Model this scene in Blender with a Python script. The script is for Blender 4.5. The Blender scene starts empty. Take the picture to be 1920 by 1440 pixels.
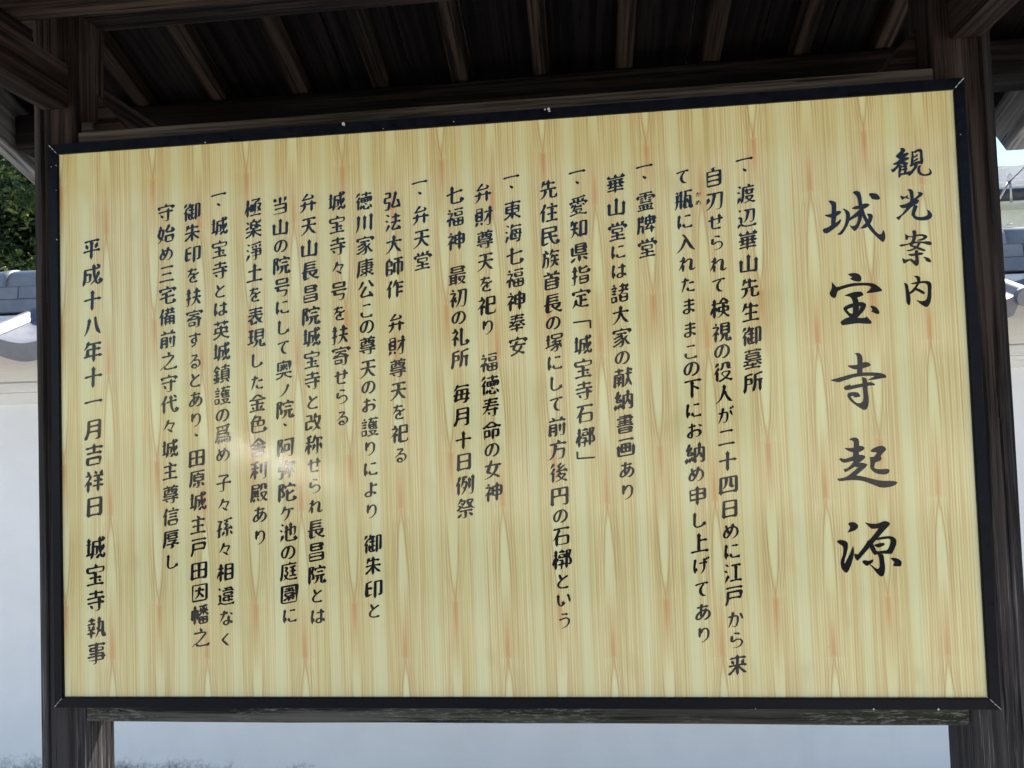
import bpy, bmesh, math, random
from mathutils import Vector, Matrix
from mathutils.geometry import delaunay_2d_cdt
random.seed(7)
scene = bpy.context.scene
COL = scene.collection

# ------------------------------------------------------------------ camera
cam_data = bpy.data.cameras.new("camera")
cam_data.sensor_width = 36.0
cam_data.lens = 36.0 * 1387.0 / 1920.0
cam_data.clip_start = 0.05
cam_data.clip_end = 400.0
cam = bpy.data.objects.new("camera", cam_data)
COL.objects.link(cam)
_r = Vector((0.9948368, 0.0950896, -0.0354643))
_u = Vector((0.03882387, -0.03371587, 0.9986771))
_f = Vector((-0.0937681, 0.99489759, 0.03723354))
cam.matrix_world = Matrix(((_r.x, _u.x, -_f.x, 0.17349157),
                           (_r.y, _u.y, -_f.y, -1.37759957),
                           (_r.z, _u.z, -_f.z, 1.49994011),
                           (0, 0, 0, 1)))
scene.camera = cam

# ------------------------------------------------------------------ sky, sun, exposure
SUN = Vector((0.30, 0.66, 1.0)).normalized()          # direction towards the sun
elev = math.asin(SUN.z)
world = bpy.data.worlds.new("World")
scene.world = world
world.use_nodes = True
wn = world.node_tree
bg = wn.nodes["Background"]
sky = wn.nodes.new("ShaderNodeTexSky")
sky.sky_type = 'NISHITA'
sky.sun_disc = False
sky.sun_elevation = elev
sky.sun_rotation = math.atan2(SUN.x, SUN.y)
sky.air_density = 1.0
sky.dust_density = 0.0
sky.ozone_density = 3.0
wn.links.new(sky.outputs[0], bg.inputs[0])
bg.inputs[1].default_value = 0.080
sun_data = bpy.data.lights.new("sun", 'SUN')
sun_data.energy = 4.0
sun_data.angle = math.radians(0.5)
sun_data.color = (1.0, 0.95, 0.87)
sun = bpy.data.objects.new("sun", sun_data)
sun.rotation_euler = SUN.to_track_quat('Z', 'Y').to_euler()
sun.location = (3, 8, 12)
COL.objects.link(sun)
scene.view_settings.view_transform = 'Standard'
scene.view_settings.look = 'None'
scene.view_settings.gamma = 1.0
scene.view_settings.use_curve_mapping = False
scene.view_settings.exposure = 1.90
scene.view_settings.use_white_balance = True
scene.view_settings.white_balance_temperature = 6850
scene.cycles.max_bounces = 8

# ------------------------------------------------------------------ node helpers
class N:
    """a socket with arithmetic, so that formulas read as formulas"""
    def __init__(s, tree, sock): s.t, s.s = tree, sock
    def _m(s, op, *o):
        n = s.t.nodes.new("ShaderNodeMath"); n.operation = op
        for i, v in enumerate((s,) + o):
            if isinstance(v, N): s.t.links.new(v.s, n.inputs[i])
            else: n.inputs[i].default_value = v
        return N(s.t, n.outputs[0])
    def __add__(s, o): return s._m('ADD', o)
    def __radd__(s, o): return s._m('ADD', o)
    def __sub__(s, o): return s._m('SUBTRACT', o)
    def __rsub__(s, o): return (s * -1.0) + o
    def __mul__(s, o): return s._m('MULTIPLY', o)
    __rmul__ = __mul__
    def __truediv__(s, o): return s._m('DIVIDE', o)
    def abs(s): return s._m('ABSOLUTE')
    def sin(s): return s._m('SINE')
    def frac(s): return s._m('FRACT')
    def floor(s): return s._m('FLOOR')
    def pow(s, p): return s._m('POWER', p)
    def max(s, o): return s._m('MAXIMUM', o)
    def min(s, o): return s._m('MINIMUM', o)
    def exp(s): return s._m('EXPONENT')
    def step(s, a, b, lo=0.0, hi=1.0):            # smooth step from a to b
        n = s.t.nodes.new("ShaderNodeMapRange"); n.interpolation_type = 'SMOOTHSTEP'
        s.t.links.new(s.s, n.inputs[0])
        for i, v in zip((1, 2, 3, 4), (a, b, lo, hi)): n.inputs[i].default_value = v
        return N(s.t, n.outputs[0])

class Mat:
    def __init__(s, name, rough=0.6, spec=0.5, metallic=0.0):
        s.m = bpy.data.materials.new(name); s.m.use_nodes = True
        s.t = s.m.node_tree; s.b = s.t.nodes["Principled BSDF"]
        s.b.inputs["Roughness"].default_value = rough
        s.b.inputs["Specular IOR Level"].default_value = spec
        s.b.inputs["Metallic"].default_value = metallic
        s.tc = s.t.nodes.new("ShaderNodeTexCoord")
    def obj(s): return s.tc.outputs["Object"]
    def xyz(s, sock=None):
        n = s.t.nodes.new("ShaderNodeSeparateXYZ"); s.t.links.new(sock or s.obj(), n.inputs[0])
        return [N(s.t, n.outputs[i]) for i in range(3)]
    def mapped(s, scale, rnd=True, coord=None):
        mp = s.t.nodes.new("ShaderNodeMapping"); mp.inputs["Scale"].default_value = scale
        s.t.links.new(coord or s.obj(), mp.inputs[0])
        if rnd:
            oi = s.t.nodes.new("ShaderNodeObjectInfo")
            v = s.t.nodes.new("ShaderNodeVectorMath"); v.operation = 'SCALE'
            cb = s.t.nodes.new("ShaderNodeCombineXYZ")
            for k in range(3): s.t.links.new(oi.outputs["Random"], cb.inputs[k])
            s.t.links.new(cb.outputs[0], v.inputs[0]); v.inputs["Scale"].default_value = 37.0
            s.t.links.new(v.outputs[0], mp.inputs["Location"])
        return mp.outputs[0]
    def noise(s, scale, detail=4, rough=0.6, vec=None, dist=0.0, sc3=None, rnd=True):
        n = s.t.nodes.new("ShaderNodeTexNoise")
        n.inputs["Scale"].default_value = scale; n.inputs["Detail"].default_value = detail
        n.inputs["Roughness"].default_value = rough; n.inputs["Distortion"].default_value = dist
        s.t.links.new(vec or s.mapped(sc3 or (1, 1, 1), rnd), n.inputs["Vector"])
        return N(s.t, n.outputs["Fac"])
    def rnd(s):
        oi = s.t.nodes.new("ShaderNodeObjectInfo"); return N(s.t, oi.outputs["Random"])
    def mix(s, fac, a, b):
        n = s.t.nodes.new("ShaderNodeMix"); n.data_type = 'RGBA'
        for sock, v in ((n.inputs[0], fac), (n.inputs[6], a), (n.inputs[7], b)):
            if isinstance(v, N): s.t.links.new(v.s, sock)
            elif isinstance(v, tuple): sock.default_value = v + (1,) if len(v) == 3 else v
            elif isinstance(v, float): sock.default_value = v
            else: s.t.links.new(v, sock)
        return n.outputs[2]
    def color(s, c):
        if isinstance(c, tuple): s.b.inputs["Base Color"].default_value = c + (1,)
        else: s.t.links.new(c, s.b.inputs["Base Color"])
    def rough(s, v): s.t.links.new(v.s, s.b.inputs["Roughness"])
    def bump(s, h, strength=0.5, dist=0.002):
        n = s.t.nodes.new("ShaderNodeBump"); n.inputs["Strength"].default_value = strength
        n.inputs["Distance"].default_value = dist
        s.t.links.new(h.s, n.inputs["Height"]); s.t.links.new(n.outputs[0], s.b.inputs["Normal"])

# ------------------------------------------------------------------ materials
def wood(name, dark, light, grey, lichen=0.0, rough=0.75, furrow=0.8, low=False):
    """weathered timber, grain along local X"""
    M = Mat(name, rough, 0.09)
    x, y, z = M.xyz()
    warp = M.noise(3.0, 3, 0.5, sc3=(0.5, 3, 3))
    ring = M.noise(1.0, 5, 0.65, sc3=(1.6, 62, 62), dist=0.25)
    fine = M.noise(1.0, 3, 0.7, sc3=(5.0, 320, 320))
    wide = M.noise(1.0, 3, 0.55, sc3=(1.1, 9, 9))
    g = (ring * 0.65 + fine * 0.35)
    c = M.mix(g.step(0.42, 0.60), dark, light)
    c = M.mix((wide.step(0.42, 0.64) * ring.step(0.40, 0.60)) * 0.8, c, grey)
    if lichen:
        sp = M.noise(1.0, 5, 0.75, sc3=(45, 330, 330)); bl = M.noise(1.0, 2, 0.5, sc3=(5, 14, 14))
        c = M.mix((sp.step(0.52, 0.62) * bl.step(0.36, 0.56)) * lichen, c, (0.17, 0.172, 0.16))
        c = M.mix(bl.step(0.40, 0.65) * (0.35 * lichen), c, (0.030, 0.034, 0.026))
    if low:
        w = (x + (wide - 0.5) * 0.6).step(-0.45, 0.55, 1.0, 0.0)
        c = M.mix(w * (ring.step(0.3, 0.7) * 0.6 + 0.3), c, (0.046, 0.045, 0.051))
        c = M.mix(w * (fine.step(0.52, 0.66) * wide.step(0.4, 0.6)) * 0.8, c, (0.22, 0.22, 0.20))
    crack = M.noise(1.0, 3, 0.55, sc3=(3.2, 95, 95), dist=0.15)
    c = M.mix(crack.step(0.63, 0.68) * 0.85, c, (0.0015, 0.0012, 0.0012))
    hi = M.noise(1.0, 4, 0.7, sc3=(9, 170, 170))
    c = M.mix(hi.step(0.60, 0.72) * 0.42, c, grey)
    M.color(c)
    M.bump(ring * 0.8 + fine * 0.4, furrow, 0.003)
    return M.m
M_WOOD = wood("dark_weathered_timber", (0.0040, 0.0026, 0.0025), (0.026, 0.0170, 0.0145), (0.056, 0.041, 0.036))
M_POST = wood("post_timber", (0.0040, 0.0027, 0.0026), (0.026, 0.0175, 0.0148), (0.056, 0.042, 0.037), low=True)
M_DARKBEAM = wood("shade_toned_rear_timber", (0.0015, 0.0013, 0.0015), (0.008, 0.006, 0.006), (0.022, 0.017, 0.016))  # shade on the rear purlin is put into this darker wood colour
M_WOOD_GREY = wood("grey_weathered_timber", (0.018, 0.0145, 0.0125), (0.066, 0.055, 0.047), (0.115, 0.10, 0.09))
M_WOOD_LOW = wood("lichened_rail_timber", (0.010, 0.010, 0.009), (0.038, 0.037, 0.034), (0.10, 0.098, 0.09), lichen=1.0, furrow=1.0)
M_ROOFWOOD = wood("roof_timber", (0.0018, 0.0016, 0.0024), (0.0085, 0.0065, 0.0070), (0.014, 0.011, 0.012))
M_RAFTER = wood("rafter_timber", (0.004, 0.0030, 0.0026), (0.030, 0.0205, 0.0155), (0.055, 0.040, 0.031))
M_BARGE = wood("bargeboard_timber", (0.10, 0.10, 0.105), (0.24, 0.24, 0.25), (0.34, 0.34, 0.35), furrow=0.5)

def mat_frame():
    M = Mat("navy_painted_frame", 0.45, 0.10)
    n = M.noise(60, 4, 0.6); s = M.noise(1.0, 4, 0.7, sc3=(18, 160, 160))
    c = M.mix(n.step(0.3, 0.8), (0.0018, 0.0028, 0.006), (0.0035, 0.005, 0.010))
    c = M.mix(s.step(0.66, 0.76) * 0.30, c, (0.05, 0.055, 0.07))
    M.color(c); M.rough(n.step(0.2, 0.8, 0.25, 0.5)); M.bump(n, 0.15, 0.0006)
    return M.m
M_FRAME = mat_frame()

def mat_panel():
    """printed pine grain sheet under gloss laminate: one printed tile repeats about every 19 by 28 cm"""
    M = Mat("printed_pine_grain_laminate", 0.09, 0.32)
    x, y, z = M.xyz()
    jig = M.noise(1.0, 2, 0.5, sc3=(7, 7, 1.2), rnd=False) - 0.5
    fib = M.noise(1.0, 2, 0.6, sc3=(340, 340, 3.5), rnd=False)
    col2 = M.noise(1.0, 2, 0.5, sc3=(26, 26, 0.55), rnd=False)
    fibw = M.noise(1.0, 3, 0.6, sc3=(150, 150, 1.6), rnd=False)
    xx = x + jig * 0.006
    TX, TZ = 0.1945, 0.2795
    def lens(x0, z0, sign, soft):
        u = ((xx - x0) / TX + 0.5).frac() - 0.5                 # -0.5..0.5
        a = (((z - z0) * (sign / TZ)) + 10.0).frac()            # 0 at the apex, rising into the opening
        h = 0.066 - (a * -4.2).exp() * 0.066                    # half width of the opening
        fade = a.step(0.32, 0.75, 1.0, 0.0)
        d = u.abs() - h
        near = u.abs().step(0.10, 0.24, 1.0, 0.0)
        inside = d.step(-0.03, 0.0, 1.0, 0.0) * fade
        l1 = d.abs().step(0.001, 0.012, 1.0, 0.0)
        l2 = (d - 0.030).abs().step(0.001, 0.010, 1.0, 0.0)
        l3 = (d - 0.054).abs().step(0.001, 0.010, 1.0, 0.0)
        fan = (l1 * 0.9 + l2 * 0.6 + l3 * 0.45) * fade.max(0.22) * near * a.step(0.0, 0.10, 0.35, 1.0)
        b = 1.0 - a                                             # 0 at the apex, going into the streak
        body = b.step(0.06, 0.30, 1.0, 0.0) * b.step(0.0, 0.02, 0.6, 1.0)
        core = (u.abs() + jig.abs() * 0.03).step(0.000, 0.042, 1.0, 0.0) * body
        core = core.max(u.abs().step(0.002, 0.022, 1.0, 0.0) * a.step(0.0, 0.16, 0.75, 0.0))
        halo = u.abs().step(0.0, 0.11, 1.0, 0.0) * b.step(0.15, 0.5, 1.0, 0.0)
        return u, inside, fan * soft, core * soft, halo, d, near * a.step(0.0, 0.7, 1.0, 0.0)
    u1, in1, ln1, co1, ha1, d1, n1 = lens(-0.0776, -0.3619, 1.0, 1.0)     # openings upwards
    u2, in2, ln2, co2, ha2, d2, n2 = lens(-0.1766, -0.4681, -1.0, 0.95)   # openings downwards
    inside = in1.max(in2); lines = ln1.max(ln2); core = co1.max(co2); halo = ha1.max(ha2)
    wob = M.noise(1.0, 2, 0.5, sc3=(40, 40, 2.5), rnd=False) - 0.5
    straight = ((xx * (6.2831853 / 0.00463)) + jig * 7.0 + wob * 5.0).sin() * 0.5 + 0.5
    straight = (straight.pow(2.0) * 0.62 * col2.step(0.3, 0.6, 0.45, 1.0) + fib.step(0.42, 0.66) * 0.62) * (1.0 - inside)
    band = (u1 - 0.245).abs().step(0.02, 0.085, 1.0, 0.0)
    band2 = (u1 + 0.20).abs().step(0.02, 0.06, 1.0, 0.0) * 0.75
    green = band.max(band2).max(inside * 0.8) * fibw.step(0.25, 0.6, 0.5, 1.0)
    base = M.mix(col2.step(0.35, 0.68), (0.625, 0.555, 0.275), (0.685, 0.630, 0.345))
    c = M.mix(straight * 0.70 * (1.0 - green * 0.6), base, (0.455, 0.300, 0.115))
    c = M.mix(fibw.step(0.50, 0.78) * 0.40 * (1.0 - green), c, (0.545, 0.405, 0.175))
    c = M.mix(green * 0.42, c, (0.640, 0.680, 0.430))
    c = M.mix(lines * 0.62, c, (0.390, 0.235, 0.085))
    c = M.mix(halo * 0.30, c, (0.56, 0.37, 0.150))
    c = M.mix(core * 0.80, c, (0.53, 0.270, 0.105))
    blot = M.noise(1.0, 2, 0.5, sc3=(16, 16, 9), rnd=False)
    c = M.mix(blot.step(0.56, 0.8) * 0.40, c, (0.47, 0.375, 0.160))
    M.color(c)
    peel = M.noise(380, 2, 0.5, rnd=False)
    M.bump(peel, 0.09, 0.0006)
    return M.m
M_PANEL = mat_panel()

def mat_letter():
    M = Mat("black_printed_letter", 0.09, 0.32)
    n = M.noise(30, 2)
    M.color(M.mix(n, (0.003, 0.0035, 0.006), (0.005, 0.006, 0.009)))
    return M.m
M_INK = mat_letter()

def simple(name, c1, c2, scale, rough=0.7, spec=0.4, bump=0.3, dist=0.002, detail=5, metallic=0.0, lo=0.3, hi=0.7, sc3=None):
    M = Mat(name, rough, spec, metallic)
    n = M.noise(scale, detail, 0.6, sc3=sc3)
    M.color(M.mix(n.step(lo, hi), c1, c2))
    if bump: M.bump(n, bump, dist)
    return M.m
M_CHIP = simple("bare_aluminium_chip", (0.35, 0.36, 0.38), (0.6, 0.6, 0.6), 400, 0.5, bump=0.2)
M_STEEL = simple("steel_fixing", (0.25, 0.25, 0.26), (0.4, 0.4, 0.4), 90, 0.4, metallic=0.8)

def mat_plaster():
    M = Mat("white_lime_plaster", 0.85, 0.2)
    x, y, z = M.xyz()
    n = M.noise(5, 5, 0.6, rnd=False); f = M.noise(70, 4, 0.6, rnd=False)
    st = M.noise(1.0, 4, 0.6, sc3=(9, 9, 1.0), rnd=False)
    c = M.mix(n.step(0.3, 0.75), (0.87, 0.865, 0.86), (0.82, 0.815, 0.81))
    c = M.mix(st.step(0.58, 0.8) * 0.35, c, (0.73, 0.725, 0.71))
    # rising damp and moss at the foot of the wall
    h = z + 0.825 + x.step(-2.2, -0.3, -0.02, 0.13) + (M.noise(7, 5, 0.7, rnd=False) - 0.5) * 0.20 + (M.noise(60, 3, 0.7, rnd=False) - 0.5) * 0.12
    c = M.mix(h.step(0.00, 0.10, 1.0, 0.0) * 0.9, c, (0.055, 0.065, 0.075))
    M.color(c); tr_ = M.noise(1.0, 4, 0.6, sc3=(3, 3, 14), rnd=False); M.bump(f * 0.3 + n + tr_, 0.45, 0.004)
    return M.m
M_PLASTER = mat_plaster()
def mat_band():
    M = Mat("beige_plaster_band", 0.85, 0.2)
    n = M.noise(1.0, 5, 0.65, sc3=(6, 30, 60)); s = M.noise(1.0, 3, 0.6, sc3=(4, 4, 18))
    c = M.mix(n.step(0.3, 0.7), (0.76, 0.75, 0.72), (0.82, 0.81, 0.79))
    c = M.mix(s.step(0.60, 0.72) * 0.4, c, (0.42, 0.385, 0.33))
    M.color(c); M.bump(n, 0.3, 0.003); return M.m
M_BAND = mat_band()
def mat_tile():
    M = Mat("silver_grey_smoked_tile", 0.42, 0.5)
    n = M.noise(7, 5, 0.65); p = M.noise(120, 3, 0.7)
    c = M.mix(n.step(0.3, 0.7), (0.115, 0.125, 0.155), (0.185, 0.195, 0.225))
    c = M.mix(p.step(0.60, 0.72) * 0.5, c, (0.06, 0.065, 0.08))
    M.color(c); M.rough(n.step(0.2, 0.8, 0.35, 0.6)); M.bump(p, 0.2, 0.001); return M.m
M_TILE = mat_tile()
M_TILE_WARM = simple("sooty_grey_tile", (0.17, 0.165, 0.16), (0.26, 0.255, 0.245), 9, 0.55, sc3=(1, 1, 3))
M_GRAVEL = simple("grey_gravel_ground", (0.34, 0.32, 0.28), (0.52, 0.49, 0.44), 55, 0.9, bump=0.9, dist=0.01, detail=6)
M_ASPHALT = simple("asphalt", (0.035, 0.036, 0.038), (0.065, 0.065, 0.067), 90, 0.85, bump=0.5, dist=0.004)
M_HOUSE = simple("pale_green_grey_render", (0.40, 0.44, 0.41), (0.46, 0.50, 0.47), 12, 0.8, bump=0.15)
M_GUTTER = simple("dark_gutter", (0.015, 0.02, 0.03), (0.03, 0.035, 0.045), 8, 0.4, bump=0.0)
M_SHINGLE = simple("pale_grey_roof_shingle", (0.52, 0.51, 0.50), (0.66, 0.65, 0.64), 3.5, 0.8)
M_WHITEWALL = simple("cream_house_wall", (0.62, 0.60, 0.55), (0.70, 0.68, 0.63), 6, 0.8, bump=0.15)
M_DARKGLASS = simple("window_glass", (0.02, 0.025, 0.03), (0.03, 0.035, 0.04), 2, 0.06, bump=0.0)
M_BRONZE = simple("bronze_window_frame", (0.05, 0.045, 0.04), (0.07, 0.06, 0.05), 20, 0.4, bump=0.0)
M_BARK = simple("bark", (0.06, 0.045, 0.03), (0.12, 0.095, 0.07), 1.0, 0.9, bump=0.8, dist=0.01, sc3=(30, 30, 6))
M_CABLE = simple("black_cable", (0.02, 0.02, 0.02), (0.03, 0.03, 0.03), 8, 0.5, bump=0.0)
M_REFLECTOR = simple("brushed_stainless_reflector", (0.55, 0.55, 0.56), (0.62, 0.62, 0.63), 30, 0.23, bump=0.0, metallic=1.0)  # steel of the bar added for the sun glint
M_DRYLEAF = simple("dry_leaf", (0.20, 0.15, 0.08), (0.35, 0.28, 0.16), 60, 0.7, bump=0.0)
def mat_leaf():
    M = Mat("evergreen_leaf", 0.35, 0.5)
    n = M.noise(3.0, 2, 0.5, rnd=False); oi = M.t.nodes.new("ShaderNodeNewGeometry")
    r = N(M.t, oi.outputs["Random Per Island"])
    c = M.mix(r.step(0.3, 1.0), (0.018, 0.042, 0.012), (0.085, 0.140, 0.030))
    c = M.mix(r.step(0.88, 0.95), c, (0.26, 0.29, 0.07))
    M.color(c)
    tr = M.t.nodes.new("ShaderNodeBsdfTranslucent"); M.t.links.new(c, tr.inputs[0])
    mx = M.t.nodes.new("ShaderNodeMixShader"); mx.inputs[0].default_value = 0.45
    M.t.links.new(M.b.outputs[0], mx.inputs[1]); M.t.links.new(tr.outputs[0], mx.inputs[2])
    M.t.links.new(mx.outputs[0], M.t.nodes["Material Output"].inputs[0])
    return M.m
M_LEAF = mat_leaf()

# ------------------------------------------------------------------ object helpers
def tag(o, label=None, cat=None, group=None, kind=None):
    if label: o['label'] = label
    if cat: o['category'] = cat
    if group: o['group'] = group
    if kind: o['kind'] = kind
    return o
def thing(name, loc, label, cat, group=None, rotz=0.0):
    o = bpy.data.objects.new(name, None); o.empty_display_size = 0.1
    o.location = loc; o.rotation_euler = (0, 0, rotz); COL.objects.link(o)
    return tag(o, label, cat, group)
def link(name, me, mat, parent=None, matrix=None, kind=None, label=None):
    """link a mesh; matrix is where it stands in the frame of its top-level thing's world"""
    if mat and not me.materials: me.materials.append(mat)
    o = bpy.data.objects.new(name, me); COL.objects.link(o)
    if matrix is None: matrix = Matrix.Identity(4)
    if parent is not None:
        o.parent = parent
        pm = Matrix.Identity(4); p = parent
        chain = []
        while p is not None: chain.append(p); p = p.parent
        for q in reversed(chain): pm = pm @ q.matrix_basis
        o.matrix_basis = pm.inverted() @ matrix
    else: o.matrix_basis = matrix
    if kind: o['kind'] = kind
    if label: o['label'] = label
    return o
def mesh_from(bm, name, smooth=False):
    me = bpy.data.meshes.new(name); bm.to_mesh(me); bm.free()
    if smooth:
        for p in me.polygons: p.use_smooth = True
    return me
def box_mesh(name, sx, sy, sz, bev=0.003, segs=1, wob=0.0):
    """box centred on the origin"""
    bm = bmesh.new(); bmesh.ops.create_cube(bm, size=1.0)
    bmesh.ops.scale(bm, vec=(sx, sy, sz), verts=bm.verts)
    if wob:
        ed = [e for e in bm.edges if abs((e.verts[0].co - e.verts[1].co).normalized().x) > 0.9]
        bmesh.ops.subdivide_edges(bm, edges=ed, cuts=7, use_grid_fill=True)
        for v in bm.verts:
            v.co.y += random.uniform(-wob, wob); v.co.z += random.uniform(-wob, wob)
    if bev: 
        ed = [e for e in bm.edges if len(e.link_faces) == 2 and e.calc_face_angle(0) > 0.8]
        bmesh.ops.bevel(bm, geom=ed, offset=bev, segments=segs, affect='EDGES')
    return mesh_from(bm, name)
def box(name, x0, x1, y0, y1, z0, z1, mat, parent=None, bev=0.003, axis='x', kind=None, label=None, wob=0.0, frame=None):
    """box between bounds; the grain axis becomes the mesh's local X"""
    c = Vector(((x0 + x1) / 2, (y0 + y1) / 2, (z0 + z1) / 2)); dx, dy, dz = x1 - x0, y1 - y0, z1 - z0
    if axis == 'x': R = Matrix.Identity(4); s = (dx, dy, dz)
    elif axis == 'y': R = Matrix.Rotation(math.pi / 2, 4, 'Z'); s = (dy, dx, dz)
    else: R = Matrix.Rotation(-math.pi / 2, 4, 'Y'); s = (dz, dy, dx)
    mtx = Matrix.Translation(c) @ R
    if frame is not None: mtx = frame @ mtx
    return link(name, box_mesh(name, *s, bev=bev, wob=wob), mat, parent, mtx, kind, label)
def poly_prism(name, pts, depth, mat, parent, matrix, bev=0.0):
    """outline pts in local XY extruded to +Z by depth"""
    bm = bmesh.new(); vs = [bm.verts.new((x, y, 0)) for x, y in pts]
    f = bm.faces.new(vs); r = bmesh.ops.extrude_face_region(bm, geom=[f])
    bmesh.ops.translate(bm, vec=(0, 0, depth), verts=[g for g in r['geom'] if isinstance(g, bmesh.types.BMVert)])
    bmesh.ops.recalc_face_normals(bm, faces=bm.faces)
    if bev: bmesh.ops.bevel(bm, geom=list(bm.edges), offset=bev, segments=1, affect='EDGES')
    return link(name, mesh_from(bm, name), mat, parent, matrix)
def tube(name, pts, r, mat, parent=None, seg=12, kind=None, radii=None):
    bm = bmesh.new(); rings = []
    pts = [Vector(p) for p in pts]
    for i, p in enumerate(pts):
        d = (pts[min(i + 1, len(pts) - 1)] - pts[max(i - 1, 0)]).normalized()
        a = d.cross(Vector((0, 0, 1)))
        if a.length < 0.1: a = d.cross(Vector((1, 0, 0)))
        a.normalize(); b = d.cross(a); rr = radii[i] if radii else r
        rings.append([bm.verts.new(p + a * rr * math.cos(t) + b * rr * math.sin(t)) for t in [2 * math.pi * k / seg for k in range(seg)]])
    for A, B in zip(rings, rings[1:]):
        for k in range(seg): bm.faces.new((A[k], A[(k + 1) % seg], B[(k + 1) % seg], B[k]))
    bm.faces.new(rings[0][::-1]); bm.faces.new(rings[-1])
    bmesh.ops.recalc_face_normals(bm, faces=bm.faces)
    return link(name, mesh_from(bm, name, True), mat, parent, kind=kind)

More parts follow.
